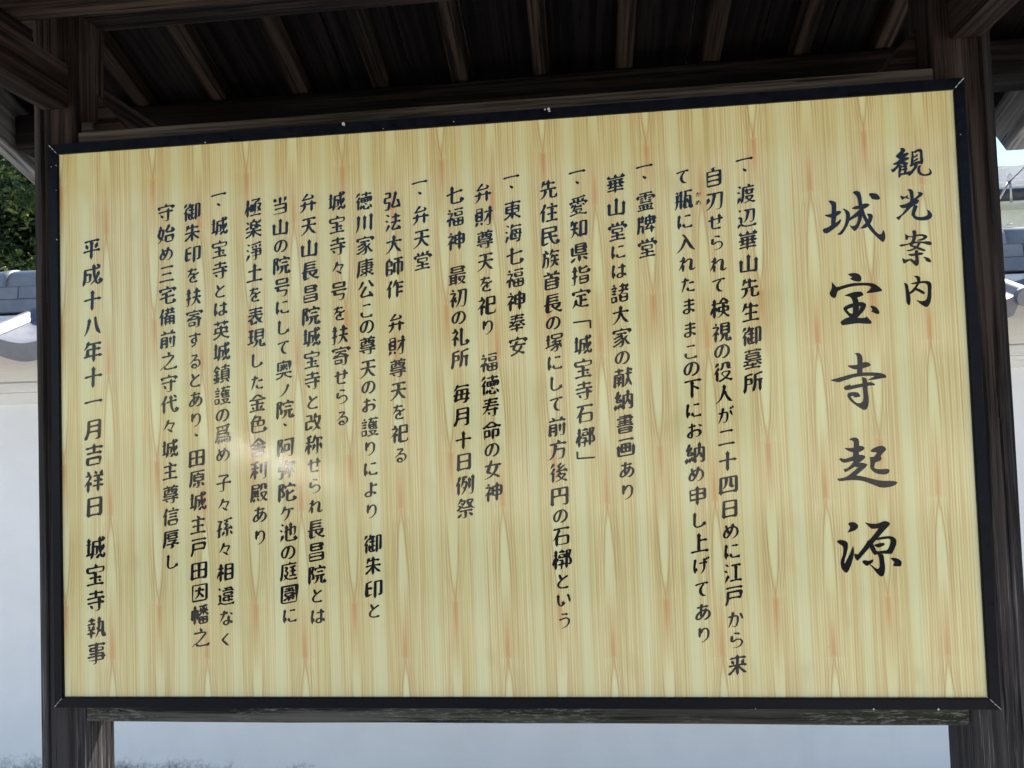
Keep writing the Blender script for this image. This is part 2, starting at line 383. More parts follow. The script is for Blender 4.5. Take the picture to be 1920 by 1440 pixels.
# title characters: closed outlines of each brush stroke, tenths of a millimetre from the board centre
TITLE = {
 "観": [[(7611,4381),(7659,4402),(7698,4387),(7714,4350),(7694,4308),(7640,4263),(7662,4250),(7592,4224),(7551,4227),(7538,4258),(7584,4298),(7626,4338),(7639,4361)],[(7569,4232),(7640,4276),(7723,4306),(7769,4303),(7773,4285),(7731,4245),(7707,4222),(7636,4190),(7579,4200)],[(7482,4122),(7553,4147),(7601,4193),(7672,4212),(7753,4225),(7780,4199),(7750,4177),(7680,4145),(7736,4129),(7753,4109),(7734,4086),(7676,4078),(7620,4106),(7562,4098),(7504,4092),(7491,4103)],[(7575,4121),(7621,4118),(7582,4048),(7534,4002),(7485,3957),(7457,3971),(7442,4021),(7471,4019),(7513,4046)],[(7584,4072),(7637,4105),(7626,4008),(7605,3924),(7615,3899),(7589,3852),(7567,3860),(7571,3951)],[(7623,4057),(7676,4084),(7734,4074),(7733,4056),(7674,4042),(7622,4033)],[(7620,4003),(7674,4029),(7736,4019),(7729,3995),(7671,3987),(7619,3984)],[(7666,4103),(7713,4112),(7727,4050),(7716,3954),(7668,3920),(7661,3957),(7678,4005),(7669,4054)],[(7605,3937),(7669,3938),(7739,3958),(7769,3974),(7790,3949),(7747,3903),(7667,3906),(7609,3894)],[(7817,4337),(7850,4310),(7850,4212),(7838,4091),(7791,4070),(7795,4155),(7814,4239)],[(7826,4305),(7897,4343),(7956,4363),(7995,4351),(8008,4311),(8007,4202),(8015,4140),(7998,4081),(7963,4071),(7955,4132),(7963,4278),(7942,4316),(7871,4284)],[(7845,4225),(7916,4269),(7927,4256),(7914,4226),(7849,4194)],[(7841,4152),(7913,4202),(7929,4189),(7917,4165),(7845,4121)],[(7770,4072),(7828,4110),(7898,4136),(7979,4143),(8005,4092),(7952,4084),(7907,4087),(7825,4056),(7789,4040),(7773,4053)],[(7849,4079),(7918,4086),(7903,4026),(7854,3969),(7805,3911),(7758,3875),(7735,3891),(7744,3940),(7791,3973),(7846,4030)],[(7922,4055),(7974,4064),(7949,4011),(7951,3950),(7977,3906),(8022,3891),(8080,3899),(8110,3927),(8107,3964),(8085,3996),(8119,3981),(8145,3937),(8147,3901),(8124,3872),(8066,3857),(7986,3863),(7930,3885),(7899,3941),(7902,4002)]],
 "光": [[(7698,3626),(7745,3645),(7790,3626),(7813,3582),(7811,3485),(7825,3412),(7797,3329),(7750,3295),(7731,3369),(7752,3453),(7746,3550),(7737,3606)],[(7578,3525),(7601,3529),(7657,3501),(7705,3531),(7722,3525),(7703,3492),(7748,3471),(7712,3455),(7668,3488),(7620,3449),(7598,3463)],[(7873,3573),(7925,3575),(7965,3561),(7975,3536),(7956,3507),(7897,3468),(7837,3423),(7803,3437),(7828,3472),(7888,3517),(7901,3547)],[(7557,3356),(7592,3360),(7673,3373),(7756,3422),(7825,3424),(7873,3451),(7905,3419),(7880,3372),(7809,3340),(7728,3315),(7635,3293),(7589,3303),(7568,3331)],[(7708,3371),(7799,3365),(7738,3284),(7653,3204),(7581,3148),(7550,3101),(7529,3087),(7504,3110),(7489,3141),(7524,3151),(7583,3184),(7632,3242),(7694,3323)],[(7810,3352),(7877,3324),(7851,3265),(7819,3194),(7822,3151),(7867,3125),(7947,3120),(8016,3140),(8041,3168),(8037,3211),(8020,3257),(8067,3227),(8104,3177),(8113,3128),(8082,3081),(8012,3055),(7920,3055),(7841,3069),(7786,3111),(7752,3168),(7770,3246),(7790,3305)]],
 "案": [[(7750,2871),(7780,2894),(7808,2886),(7827,2855),(7821,2807),(7812,2735),(7786,2676),(7736,2606),(7690,2609),(7697,2633),(7735,2703),(7756,2762),(7759,2822)],[(7628,2836),(7677,2797),(7687,2766),(7668,2725),(7639,2715),(7623,2740),(7633,2781)],[(7666,2798),(7745,2781),(7839,2812),(7907,2814),(7975,2798),(8013,2765),(7994,2730),(7947,2703),(7889,2688),(7821,2700),(7833,2712),(7903,2729),(7944,2757),(7905,2778),(7837,2776),(7744,2757),(7676,2773)],[(7514,2633),(7555,2647),(7646,2648),(7740,2684),(7843,2682),(7946,2676),(8026,2680),(8070,2654),(8082,2623),(8044,2601),(7988,2618),(7921,2644),(7830,2652),(7738,2642),(7645,2623),(7564,2604),(7541,2605)],[(7888,2670),(7874,2622),(7837,2576),(7778,2537),(7708,2514),(7662,2511),(7635,2533),(7698,2542),(7768,2568),(7822,2613),(7842,2667)],[(7737,2618),(7782,2610),(7838,2582),(7894,2561),(7950,2534),(7966,2515),(7947,2495),(7891,2513),(7824,2541),(7768,2571),(7724,2589),(7701,2602)],[(7654,2466),(7728,2462),(7821,2481),(7890,2483),(7929,2463),(7904,2434),(7818,2433),(7726,2420),(7681,2434)],[(7778,2531),(7835,2528),(7835,2432),(7838,2323),(7833,2275),(7808,2240),(7779,2239),(7742,2280),(7710,2324),(7681,2332),(7718,2384),(7723,2365),(7768,2339),(7780,2350),(7778,2435)],[(7552,2387),(7576,2392),(7603,2366),(7655,2369),(7713,2384),(7688,2349),(7629,2316),(7582,2292),(7566,2314)],[(7908,2401),(7965,2394),(8020,2367),(8052,2323),(8039,2290),(7994,2302),(7950,2329),(7957,2353),(7935,2372)]],
 "内": [[(7735,2057),(7776,2067),(7821,2059),(7850,2027),(7846,1985),(7825,1914),(7788,1868),(7762,1809),(7691,1753),(7644,1731),(7640,1767),(7694,1813),(7755,1882),(7793,1952),(7779,2025)],[(7561,1958),(7609,1932),(7630,1906),(7637,1828),(7655,1731),(7662,1646),(7649,1563),(7639,1537),(7611,1550),(7585,1590),(7584,1686),(7580,1831),(7573,1903)],[(7660,1923),(7724,1944),(7816,1963),(7908,1964),(7976,1961),(8020,1934),(8034,1879),(8023,1784),(8017,1664),(7995,1570),(7951,1500),(7911,1493),(7861,1522),(7796,1579),(7753,1635),(7820,1608),(7888,1605),(7935,1632),(7957,1727),(7963,1835),(7955,1902),(7906,1928),(7814,1921),(7733,1913)],[(7776,1845),(7820,1824),(7875,1792),(7914,1760),(7900,1724),(7861,1735),(7806,1777),(7756,1798)]],
 "城": [[(6328,3508),(6355,3523),(6427,3501),(6465,3471),(6458,3328),(6451,3196),(6435,3116),(6441,3095),(6385,3037),(6356,3059),(6354,3100),(6371,3262),(6382,3425),(6357,3467)],[(6239,3258),(6328,3267),(6397,3281),(6467,3317),(6525,3322),(6548,3297),(6522,3263),(6462,3226),(6393,3200),(6325,3209),(6277,3232)],[(6198,2982),(6222,3011),(6286,3025),(6357,3069),(6437,3105),(6487,3138),(6528,3171),(6534,3140),(6509,3086),(6453,3033),(6382,2981),(6311,2934),(6261,2915),(6223,2929)],[(6564,3354),(6605,3352),(6652,3321),(6684,3289),(6694,3242),(6688,3172),(6670,3101),(6643,3042),(6595,2964),(6543,2895),(6503,2875),(6445,2889),(6496,2924),(6552,2986),(6590,3055),(6614,3146),(6623,3226),(6607,3299),(6584,3331)],[(6726,3354),(6791,3389),(6869,3394),(6948,3425),(6997,3427),(7039,3409),(7043,3389),(7003,3356),(6943,3324),(6866,3329),(6778,3329),(6740,3341)],[(6672,3142),(6689,3187),(6764,3238),(6835,3300),(6866,3329),(6913,3300),(6885,3231),(6820,3194),(6741,3158),(6681,3121)],[(6841,3233),(6882,3261),(6904,3230),(6901,3169),(6873,3089),(6840,3010),(6798,2957),(6758,2929),(6726,2961),(6690,3019),(6672,3056),(6705,3033),(6753,3023),(6799,3063),(6821,3123),(6829,3183)],[(6753,3638),(6790,3662),(6834,3666),(6882,3648),(6899,3606),(6910,3534),(6915,3442),(6930,3350),(6953,3247),(6983,3164),(7027,3070),(7053,3018),(7097,2944),(7142,2881),(7189,2846),(7218,2851),(7239,2885),(7254,2933),(7277,2883),(7288,2822),(7280,2761),(7259,2717),(7234,2705),(7193,2741),(7129,2811),(7065,2885),(7011,2959),(6967,3043),(6924,3147),(6895,3230),(6870,3313),(6852,3395),(6845,3498),(6824,3565),(6788,3613)],[(6982,3235),(7035,3240),(7078,3224),(7091,3188),(7078,3128),(7045,3059),(6994,3001),(6944,2975),(6886,2970),(6848,2979),(6898,3012),(6944,3060),(7001,3132),(7013,3177),(6995,3214)],[(7034,3588),(7054,3609),(7103,3609),(7160,3600),(7207,3566),(7230,3519),(7227,3489),(7202,3477),(7144,3484),(7087,3498),(7074,3529)]],
 "宝": [[(6593,2154),(6644,2170),(6716,2174),(6770,2162),(6813,2131),(6833,2083),(6828,2031),(6807,2009),(6762,2011),(6700,2029),(6656,2050),(6630,2075),(6676,2091),(6641,2121)],[(6311,2037),(6345,1995),(6379,1946),(6397,1931),(6470,1946),(6580,1974),(6671,1988),(6806,1990),(6923,1984),(7030,1969),(7082,1938),(7142,1888),(7180,1839),(7175,1823),(7138,1811),(7066,1803),(6985,1795),(6918,1794),(6905,1808),(6961,1850),(6995,1896),(6965,1921),(6893,1934),(6803,1936),(6704,1934),(6613,1920),(6503,1893),(6439,1872),(6406,1850),(6391,1813),(6379,1767),(6364,1737),(6332,1734),(6288,1762),(6265,1810),(6267,1839),(6295,1884),(6310,1931)],[(6515,1771),(6589,1799),(6681,1827),(6762,1832),(6816,1828),(6841,1800),(6856,1766),(6821,1745),(6738,1721),(6759,1682),(6765,1625),(6765,1531),(6748,1466),(6736,1410),(6729,1354),(6585,1361),(6586,1389),(6652,1433),(6659,1574),(6661,1649),(6647,1706),(6613,1746),(6569,1757)],[(6490,1545),(6524,1576),(6597,1610),(6689,1629),(6779,1641),(6842,1635),(6885,1605),(6891,1572),(6872,1517),(6824,1453),(6767,1400),(6729,1354),(6723,1411),(6763,1503),(6798,1567),(6748,1565),(6658,1550),(6548,1518),(6590,1455),(6651,1429),(6639,1363),(6586,1385),(6527,1458),(6497,1506)],[(6423,1294),(6494,1347),(6586,1380),(6711,1360),(6818,1350),(6859,1350),(6885,1378),(6934,1321),(6974,1270),(6961,1245),(6938,1235),(6831,1246),(6724,1259),(6597,1246),(6470,1233),(6448,1241)],[(6953,1558),(6991,1565),(7044,1546),(7087,1506),(7115,1448),(7111,1416),(7073,1406),(7020,1430),(6964,1465),(6996,1482),(6980,1521)]],
 "寺": [[(6642,713),(6681,725),(6729,721),(6765,684),(6779,629),(6775,528),(6767,429),(6764,309),(6665,308),(6674,432),(6687,552),(6687,652),(6674,693)],[(6508,504),(6602,504),(6699,512),(6778,546),(6836,556),(6888,539),(6919,497),(6879,469),(6801,447),(6714,426),(6637,426),(6580,446),(6538,473)],[(6192,253),(6291,275),(6438,312),(6555,342),(6672,360),(6788,368),(6922,364),(7036,353),(7112,335),(7158,308),(7176,277),(7161,258),(7098,250),(6992,235),(6876,224),(6848,235),(6927,267),(6976,298),(6881,304),(6784,303),(6688,297),(6591,281),(6493,249),(6385,216),(6336,207),(6260,226)],[(6425,107),(6459,140),(6517,153),(6542,169),(6538,147),(6565,141),(6662,158),(6768,173),(6846,190),(6899,190),(6950,166),(6977,138),(6948,127),(6852,125),(6746,107),(6639,88),(6542,67),(6469,57),(6441,71)],[(6745,284),(6783,283),(6825,256),(6842,206),(6838,126),(6838,46),(6844,-34),(6849,-124),(6839,-224),(6807,-287),(6772,-309),(6734,-300),(6660,-247),(6586,-189),(6522,-127),(6487,-66),(6479,-25),(6500,9),(6559,22),(6636,22),(6678,2),(6709,-49),(6698,-69),(6640,-75),(6583,-74),(6593,-50),(6555,-48),(6540,-63),(6562,-99),(6607,-155),(6649,-182),(6702,-181),(6747,-150),(6758,-71),(6756,29),(6752,129),(6757,229)]],
 "起": [[(6474,-839),(6496,-806),(6550,-792),(6604,-797),(6634,-824),(6643,-880),(6639,-954),(6631,-1065),(6630,-1158),(6618,-1232),(6510,-1229),(6519,-1155),(6530,-1062),(6547,-951),(6551,-877),(6521,-841)],[(6382,-974),(6460,-978),(6532,-977),(6614,-953),(6668,-944),(6712,-956),(6733,-985),(6713,-1021),(6663,-1049),(6608,-1060),(6537,-1062),(6475,-1042),(6414,-1008)],[(6282,-1171),(6294,-1155),(6326,-1156),(6379,-1174),(6451,-1153),(6533,-1127),(6624,-1107),(6678,-1106),(6721,-1124),(6738,-1143),(6719,-1179),(6672,-1215),(6630,-1246),(6600,-1231),(6547,-1206),(6484,-1219),(6420,-1235),(6357,-1240),(6314,-1218)],[(6547,-1206),(6626,-1241),(6597,-1287),(6523,-1331),(6440,-1379),(6376,-1412),(6359,-1382),(6351,-1358),(6379,-1347),(6415,-1342),(6471,-1297)],[(6553,-1267),(6635,-1241),(6715,-1256),(6758,-1273),(6765,-1291),(6728,-1337),(6663,-1390),(6607,-1435),(6561,-1473),(6495,-1525),(6361,-1521),(6426,-1472),(6501,-1414),(6576,-1351),(6613,-1317),(6559,-1332)],[(6227,-1522),(6263,-1518),(6335,-1511),(6408,-1481),(6499,-1460),(6570,-1471),(6676,-1492),(6799,-1528),(6922,-1564),(7027,-1580),(7169,-1584),(7239,-1595),(7267,-1617),(7227,-1659),(7146,-1689),(7039,-1705),(6959,-1696),(6863,-1654),(6759,-1606),(6654,-1570),(6530,-1553),(6404,-1557),(6296,-1567),(6260,-1566)],[(6828,-1048),(6861,-1007),(6934,-973),(7006,-954),(7055,-960),(7085,-986),(7105,-1019),(7072,-1060),(7025,-1105),(6997,-1141),(7017,-1174),(7007,-1206),(6965,-1232),(6902,-1249),(6891,-1286),(6880,-1332),(6888,-1355),(6940,-1370),(7020,-1373),(7092,-1367),(7127,-1376),(7143,-1404),(7128,-1435),(7096,-1462),(7033,-1470),(6954,-1458),(6884,-1433),(6833,-1386),(6810,-1339),(6817,-1256),(6817,-1200),(6809,-1154),(6881,-1149),(6918,-1111),(6938,-1079),(6912,-1066),(6858,-1065)]],
 "源": [[(6375,-2330),(6403,-2305),(6457,-2298),(6501,-2307),(6544,-2344),(6551,-2381),(6531,-2422),(6485,-2454),(6412,-2473),(6355,-2490),(6387,-2443),(6414,-2397),(6400,-2364)],[(6169,-2637),(6199,-2616),(6253,-2613),(6306,-2624),(6345,-2649),(6361,-2682),(6353,-2765),(6330,-2856),(6294,-2948),(6277,-3030),(6290,-3030),(6334,-2948),(6384,-2857),(6424,-2766),(6444,-2718),(6457,-2785),(6455,-2858),(6433,-2950),(6401,-3041),(6366,-3124),(6336,-3178),(6304,-3199),(6269,-3182),(6227,-3122),(6212,-3038),(6221,-2974),(6256,-2901),(6274,-2809),(6275,-2745),(6257,-2717),(6213,-2688),(6183,-2660)],[(6666,-2310),(6705,-2320),(6776,-2335),(6865,-2337),(6919,-2325),(6982,-2294),(7036,-2295),(7087,-2319),(7099,-2347),(7075,-2383),(7001,-2455),(6925,-2536),(6869,-2599),(6822,-2654),(6756,-2726),(6690,-2798),(6614,-2880),(6548,-2952),(6502,-2994),(6473,-2951),(6457,-2904),(6459,-2872),(6477,-2857),(6499,-2873),(6526,-2871),(6602,-2778),(6678,-2678),(6699,-2628),(6711,-2638),(6763,-2588),(6839,-2498),(6905,-2416),(6851,-2424),(6780,-2429),(6729,-2385)],[(6833,-2608),(6914,-2577),(7004,-2563),(7075,-2559),(7136,-2572),(7179,-2605),(7194,-2651),(7181,-2724),(7142,-2806),(7098,-2880),(7032,-2876),(6944,-2871),(6854,-2879),(6801,-2892),(6767,-2845),(6735,-2781),(6729,-2725),(6758,-2680),(6793,-2690),(6824,-2773),(6848,-2829),(6946,-2816),(7027,-2809),(7056,-2759),(7086,-2686),(7094,-2627),(7055,-2605),(6992,-2613),(6912,-2623),(6858,-2631)],[(6810,-2708),(6882,-2687),(6945,-2674),(6984,-2684),(6992,-2712),(6950,-2739),(6896,-2756),(6868,-2762),(6844,-2746),(6813,-2732)],[(6855,-2874),(6952,-2876),(6963,-2922),(6968,-3005),(6976,-3096),(6967,-3188),(6941,-3256),(6905,-3274),(6870,-3260),(6820,-3204),(6771,-3130),(6712,-3060),(6726,-3051),(6790,-3103),(6824,-3131),(6855,-3134),(6883,-3104),(6883,-3012),(6878,-2930)],[(6581,-3009),(6609,-2980),(6654,-2979),(6698,-2993),(6743,-2978),(6766,-2965),(6785,-2979),(6767,-3020),(6721,-3056),(6666,-3084),(6640,-3073)],[(7063,-2949),(7108,-2945),(7161,-2948),(7213,-2968),(7255,-3005),(7261,-3046),(7246,-3091),(7223,-3100),(7153,-3097),(7101,-3080),(7143,-3030),(7114,-2998)]],
}
# every other character as stroke centre lines, thousandths of the character square
STROKES = {
 "々": "391,250 711,39|438,734 323,469 164,250|391,555 763,539 753,461 586,164",
 "あ": "766,664 484,633 172,641|664,547 660,461|461,789 414,727 398,562 391,273 422,117|547,8 609,-5 695,21 773,70 831,133 859,219 859,289 820,383 758,432 523,469 312,388 211,297 148,164 154,94 188,52 281,47 359,78 523,219 660,461",
 "い": "484,250 492,203 471,148 427,78 391,52 320,52 258,102 214,195 188,312 172,664|727,625 807,461 875,203",
 "う": "680,695 375,727 328,750|367,0 500,29 625,91 688,148 732,211 758,305 745,406 680,479 547,516 258,461 195,469",
 "お": "570,609 242,570 156,578|547,23 602,16 703,42 789,109 818,164 820,242 799,297 766,336 703,367 484,367 281,292 172,203 148,117 195,55 273,16 320,13 359,70 359,758|727,641 898,539",
 "か": "734,633 773,617 799,578 906,336|125,523 531,547 594,523 620,484 633,289 573,62 531,21 469,8 391,18 352,55|156,23 245,203 312,398 383,750",
 "が": "773,766 820,680|336,62 398,8 492,8 557,55 617,266 607,484 570,526 492,547 117,516|891,328 766,602|414,773 370,734 305,414 229,195 141,16|883,812 930,727",
 "く": "656,0 320,297 266,375 281,430 359,508 602,703",
 "げ": "906,789 945,703|844,672 805,758|234,750 188,703 148,453 148,227 188,16|414,516 617,508 867,531|672,742 695,711 695,273 680,188 609,47 523,-21 484,-16|266,273 229,164 180,125",
 "こ": "727,656 273,656|266,297 219,250 219,148 281,62 336,36 445,16 633,16 789,42 828,86",
 "し": "844,188 820,141 750,78 609,8 430,-8 336,31 294,94 273,195 289,727",
 "す": "883,625 133,617|578,758 578,516 609,305 596,234 556,184|320,8 375,-3 477,47 565,133 556,184|556,184 539,180 556,184|556,184 531,203 453,195 391,227 349,281 344,359 375,422 430,458 578,453",
 "せ": "86,469 883,531|297,703 297,219 305,125 336,62 453,23 766,31|695,734 695,406 677,289 648,258 539,266",
 "た": "508,203 513,102 570,42 758,16 844,23 883,47|570,617 242,578 141,586|180,16 320,422 383,750|859,438 828,453 570,445",
 "て": "734,16 547,78 451,180 422,281 435,414 492,523 578,609 602,656|836,680 484,664 133,625",
 "と": "266,727 292,703 414,445|797,31 602,8 398,23 336,44 266,109 242,188 271,281 352,375 547,503 766,609",
 "な": "859,47 836,94 742,154 547,211 469,203 398,172 359,109 365,62 391,23 477,-16 547,-16 633,31 656,86 648,445|883,516 719,602|562,664 531,628 469,609 273,586 141,594|391,758 323,492 156,195|371,607 414,633 371,607",
 "に": "203,719 164,422 164,203 195,8|445,234 451,125 484,86 555,55 820,55 859,65 891,102|812,633 492,633|266,273 240,172 188,129",
 "の": "500,31 578,16 680,52 781,125 846,234 859,297 852,438 807,539 750,602 688,643 594,672 383,651 266,586 219,539 151,438 133,359 133,250 172,148 250,94 328,117 378,172 424,266 500,523 516,664",
 "は": "906,78 805,167 633,227 523,227 469,206 419,148 414,94 453,39 523,8 648,18 706,86 695,719|188,0 148,273 164,500 203,727|258,266 229,164 180,121|875,562 438,547",
 "ま": "820,47 680,154 445,219 328,211 266,180 224,125 224,70 266,23 336,-8 445,-8 521,39 539,86 523,750|227,641 453,625 805,648|219,430 656,422 812,438",
 "め": "258,719 234,680 242,625 318,414 422,221|617,742 510,367 336,117 266,78 180,86 125,164 125,266 195,422 352,544 453,586 590,594|547,8 578,0 656,21 773,94 833,172 859,266 859,359 805,492 727,560 590,594",
 "よ": "492,742 495,62 438,5 312,-8 234,13 177,70 172,141 219,203 273,227 391,240 625,182 789,86|828,594 758,555 500,547",
 "ら": "305,602 268,570 258,531 234,359 258,339 312,312 461,391 570,406 648,398 734,367 805,266 786,148 680,44 508,0 359,8|367,734 672,672",
 "り": "281,742 258,578 258,266|352,8 414,0 508,29 656,133 727,250 742,492 701,609 641,672 523,695 430,648 320,508 266,484",
 "る": "188,273 336,380 609,630 586,703 273,695|406,422 656,414 742,367 792,305 812,234 792,125 711,44 625,16|625,16 562,-8 461,-8 398,13 341,62 333,125 367,172 422,195 531,177 599,102 625,16",
 "れ": "297,8 305,328 289,352|102,125 216,305 312,516 328,750|961,148 935,94 859,47 789,39 729,78 719,180 750,406 750,531 703,596 586,596 500,557 367,458 320,445|117,570 312,586",
 "を": "836,461 641,385 461,292 375,227 328,148 339,55 430,0 641,-8 773,8|164,305 234,383 331,539 406,750|148,641 695,656|555,164 551,340|551,340 536,406 500,443 414,453 336,430 312,449|312,449 328,453 312,449",
 "ケ": "352,742 234,477 141,367 86,359|875,562 312,570|281,16 375,31 453,102 521,195 586,359 609,555",
 "ノ": "734,688 659,469 555,297 391,141 281,68 203,47",
 "一": "906,391 86,391",
 "七": "375,781 375,109 398,23 469,-8 805,-3 844,23 875,102 875,148 852,195|94,406 906,539",
 "三": "758,375 227,375|891,31 102,31|164,703 836,703",
 "上": "836,477 469,477|461,781 461,8|906,0 94,0",
 "下": "477,-39 477,719|906,727 102,727|828,312 594,456 484,484",
 "主": "430,797 560,672 562,625 531,602|852,602 141,602|94,-8 906,-8|812,312 188,312|500,0 500,578 531,602",
 "之": "953,39 891,-8 516,-16 359,21 281,94|477,797 531,703 531,609|141,602 711,602 758,523 562,320 430,211 344,151 188,81 102,0",
 "事": "492,797 492,-8 461,-47 352,-47|86,234 922,234|164,102 750,102 812,156 812,344 789,367 172,367|898,727 102,727|492,609 219,607 211,508 227,487 773,484 794,500 797,586 781,607 492,609",
 "二": "812,656 188,656|102,62 891,62",
 "人": "117,-8 305,148 417,352 492,617 492,797|906,-8 789,62 688,172 583,352 536,492 492,531",
 "代": "914,164 938,117 930,62 898,-8 867,-26 781,0 701,102 633,320 586,781|883,664 773,773 734,781|914,531 359,469|234,-31 227,531|70,414 242,602 331,781 375,805",
 "住": "906,609 375,609|211,-31 211,500 195,523|352,-8 922,-8|602,797 664,695|406,312 875,312|305,789 219,594 109,461 78,398|641,0 641,602",
 "作": "211,-31 211,500 195,523|547,789 521,711 383,469|898,422 617,422|906,195 617,195|609,-39 609,625|922,633 508,641|305,789 219,594 109,461 78,398",
 "例": "336,-23 414,47 487,164 555,344 578,469 562,526 406,539|719,203 719,688|312,328 375,469 438,742|234,797 172,586 76,445 70,406|336,750 602,750|180,-39 180,500 164,523|711,-8 766,-39 828,-39 883,0 891,789|406,289 500,234",
 "信": "914,641 344,641|633,727 594,797|78,406 201,594 273,789|203,-47 203,508 188,531|414,352 836,352|406,500 836,500|836,-16 469,-16 398,47 401,203 836,208 836,-16",
 "備": "281,328 492,391 852,388 859,0 844,-36 773,-39|875,703 352,703|406,-39 406,312 508,609 508,797|188,-39 188,484 164,516|250,789 182,578 81,430 70,375|742,797 742,547|328,539 898,539|633,-23 633,383|414,102 852,102|414,250 852,250",
 "先": "898,375 94,375|500,797 500,383|312,797 268,766 172,523|945,125 917,94 901,8 875,-18 734,-31 648,-16 625,62 625,367|109,-31 203,16 299,117 344,242 359,367|828,648 242,656",
 "入": "344,766 477,625 724,188 906,0 914,-39|70,-16 117,-13 203,47 320,172 424,359 500,539",
 "八": "656,758 628,727 625,695 672,422 760,180 906,-16|336,695 328,562 273,312 190,109 117,16",
 "公": "344,766 227,555 125,438 94,430|867,-23 664,266|539,500 484,477 260,133 286,73 305,47 383,47 773,78|602,781 648,766 773,578 898,445",
 "円": "672,-16 727,-39 836,-39 875,8 872,727 141,734 125,719 125,-39|492,727 492,375|133,367 867,367",
 "刃": "109,273 174,367 211,500|125,695 833,688 812,164 776,8 727,-39 633,-47 562,-23|125,-16 297,109 393,258 461,484 477,688",
 "初": "406,-23 487,78 562,258 602,461 617,711|258,719 211,797|86,625 320,625 336,609 323,555 247,430 86,250|383,203 380,242 320,344|617,0 672,-39 773,-39 831,16 867,211 883,695 859,719 453,719|391,430 320,344|234,-39 234,355|234,355 320,344",
 "利": "625,680 625,211|875,781 875,16 844,-36 719,-39|492,500 86,500|70,62 73,117 234,375 266,393 293,375|297,-39 297,742|477,227 293,375|477,781 438,789 94,711 55,727",
 "前": "664,-16 719,-39 797,-39 833,-16 844,500|336,-39 422,-36 445,8 445,469 430,484 151,477 148,-39|86,648 906,648|641,141 641,469|742,805 680,656|234,812 315,734 328,656|156,172 438,172|156,328 438,328",
 "十": "500,797 500,-39|102,422 906,422",
 "印": "398,766 143,695 141,172 203,117 414,164|570,-39 573,719 859,727 875,711 875,164 865,133 836,117 766,109 734,125|414,445 148,445",
 "厚": "86,-16 156,250 172,747 898,750|250,125 922,125|320,297 805,289|430,-39 492,-47 562,-31 578,8 578,125|578,125 589,195 695,237 727,281|797,523 805,422 789,406 352,406 328,430 336,523|797,523 336,523|797,523 805,617 781,641 352,641 328,617 336,523",
 "原": "406,-23 461,-47 523,-47 568,-23 578,266|414,172 258,8|555,672 539,594|742,164 891,0|898,750 172,747 156,266 86,0|812,430 336,430|578,266 336,281 336,576 818,570 818,281 578,266",
 "号": "500,-39 648,-47 703,-16 758,141 755,219 281,229 305,398|102,406 891,406|633,766 227,763 221,570 766,565 771,758 633,766",
 "吉": "156,445 844,445|891,664 102,664|492,797 492,453|781,-8 281,-8 211,55 214,250 781,255 781,-8",
 "命": "164,31 172,388 391,383 398,133 383,117 172,117|953,547 859,536 695,622 570,719 445,734 211,568 109,523 62,531|570,-39 573,383 833,383 831,117 797,94 727,94 688,117|711,602 656,539 336,539 281,594",
 "四": "242,242 305,289 352,375 383,539 391,711|781,289 648,289 607,320 602,711|867,8 859,716 141,719 125,703 125,-16|133,62 859,62",
 "因": "258,125 336,156 398,219 448,305 508,648|742,492 250,492|734,125 539,344 477,367|125,0 812,0 862,39 883,62 875,758 120,758 125,0",
 "園": "492,672 492,523|711,625 289,625|484,94 487,261|227,516 766,516|211,133 242,125 312,154 547,297 703,305|758,117 578,214 516,229 487,261|487,261 477,289 487,261|703,305 732,258 664,180|703,305 703,398 680,422 312,422 297,406 305,305 469,297|875,-8 180,-8 135,26 117,47 125,755 880,750 875,-8",
 "土": "86,0 906,0|844,477 156,477|492,797 492,8",
 "城": "281,562 86,562|461,141 492,117 539,117 576,141 594,430 578,445 406,445|914,148 938,94 930,47 906,-16 875,-31 820,0 758,117|703,797 711,461 758,117|195,781 195,156|297,180 94,109|805,797 883,719 812,648 401,641 383,164 312,-39|891,469 823,273 766,219|555,-23 609,-8 719,102 758,117",
 "執": "180,398 156,469|641,797 641,406 581,133 500,-8|86,539 445,539|86,156 445,156|273,797 273,547|117,320 430,320|531,609 812,602 820,273 844,70 867,8 914,-18 935,0 945,55 930,125|422,703 117,703|383,469 344,328|734,188 523,383|273,-39 273,312",
 "堂": "500,797 500,648|828,164 188,164|836,805 781,781 737,719 730,676|219,789 263,727 270,680|102,-23 898,-23|891,508 891,625 875,641 125,641 109,625 109,500|500,320 500,-16|500,320 266,331 266,497 740,492 734,331 500,320",
 "塚": "78,172 190,219 487,294 602,367|859,438 820,414 659,419 581,430 555,469|375,414 398,411 531,479 607,531 625,578|195,781 203,242|336,31 664,234|883,94 773,352|78,562 289,562|492,0 531,-34 586,-39 659,16 688,133 664,320|492,234 465,277|625,578 836,589 896,656 896,750 875,766 391,763 383,664 430,594 625,578",
 "墓": "141,-31 867,-31|500,188 500,-23|922,117 891,115 766,188 721,227 711,273|78,281 914,281|328,688 328,797|711,125 281,125 172,141 94,102 62,109|102,734 898,734|672,797 672,734|211,500 203,422 234,391 773,391 797,414 789,500|211,500 789,500|211,500 203,594 227,617 773,617 797,594 789,500|297,266 227,172|391,379 375,289",
 "大": "898,508 102,508|86,-16 117,-21 227,47 336,156 417,297 492,594 500,789|914,-8 875,-10 797,39 688,148 596,289 534,438 486,494",
 "天": "148,719 852,719|891,414 109,414|70,-16 125,-18 250,55 352,141 417,234 492,492 492,711|898,-23 805,16 656,141 487,398",
 "奉": "820,109 172,109|500,352 500,-47|891,453 469,453 297,375 250,328|180,594 805,594|94,227 250,328|109,453 320,445|156,719 852,719|500,789 391,469|922,234 898,232 781,305 695,391 680,445|688,266 320,266 250,328",
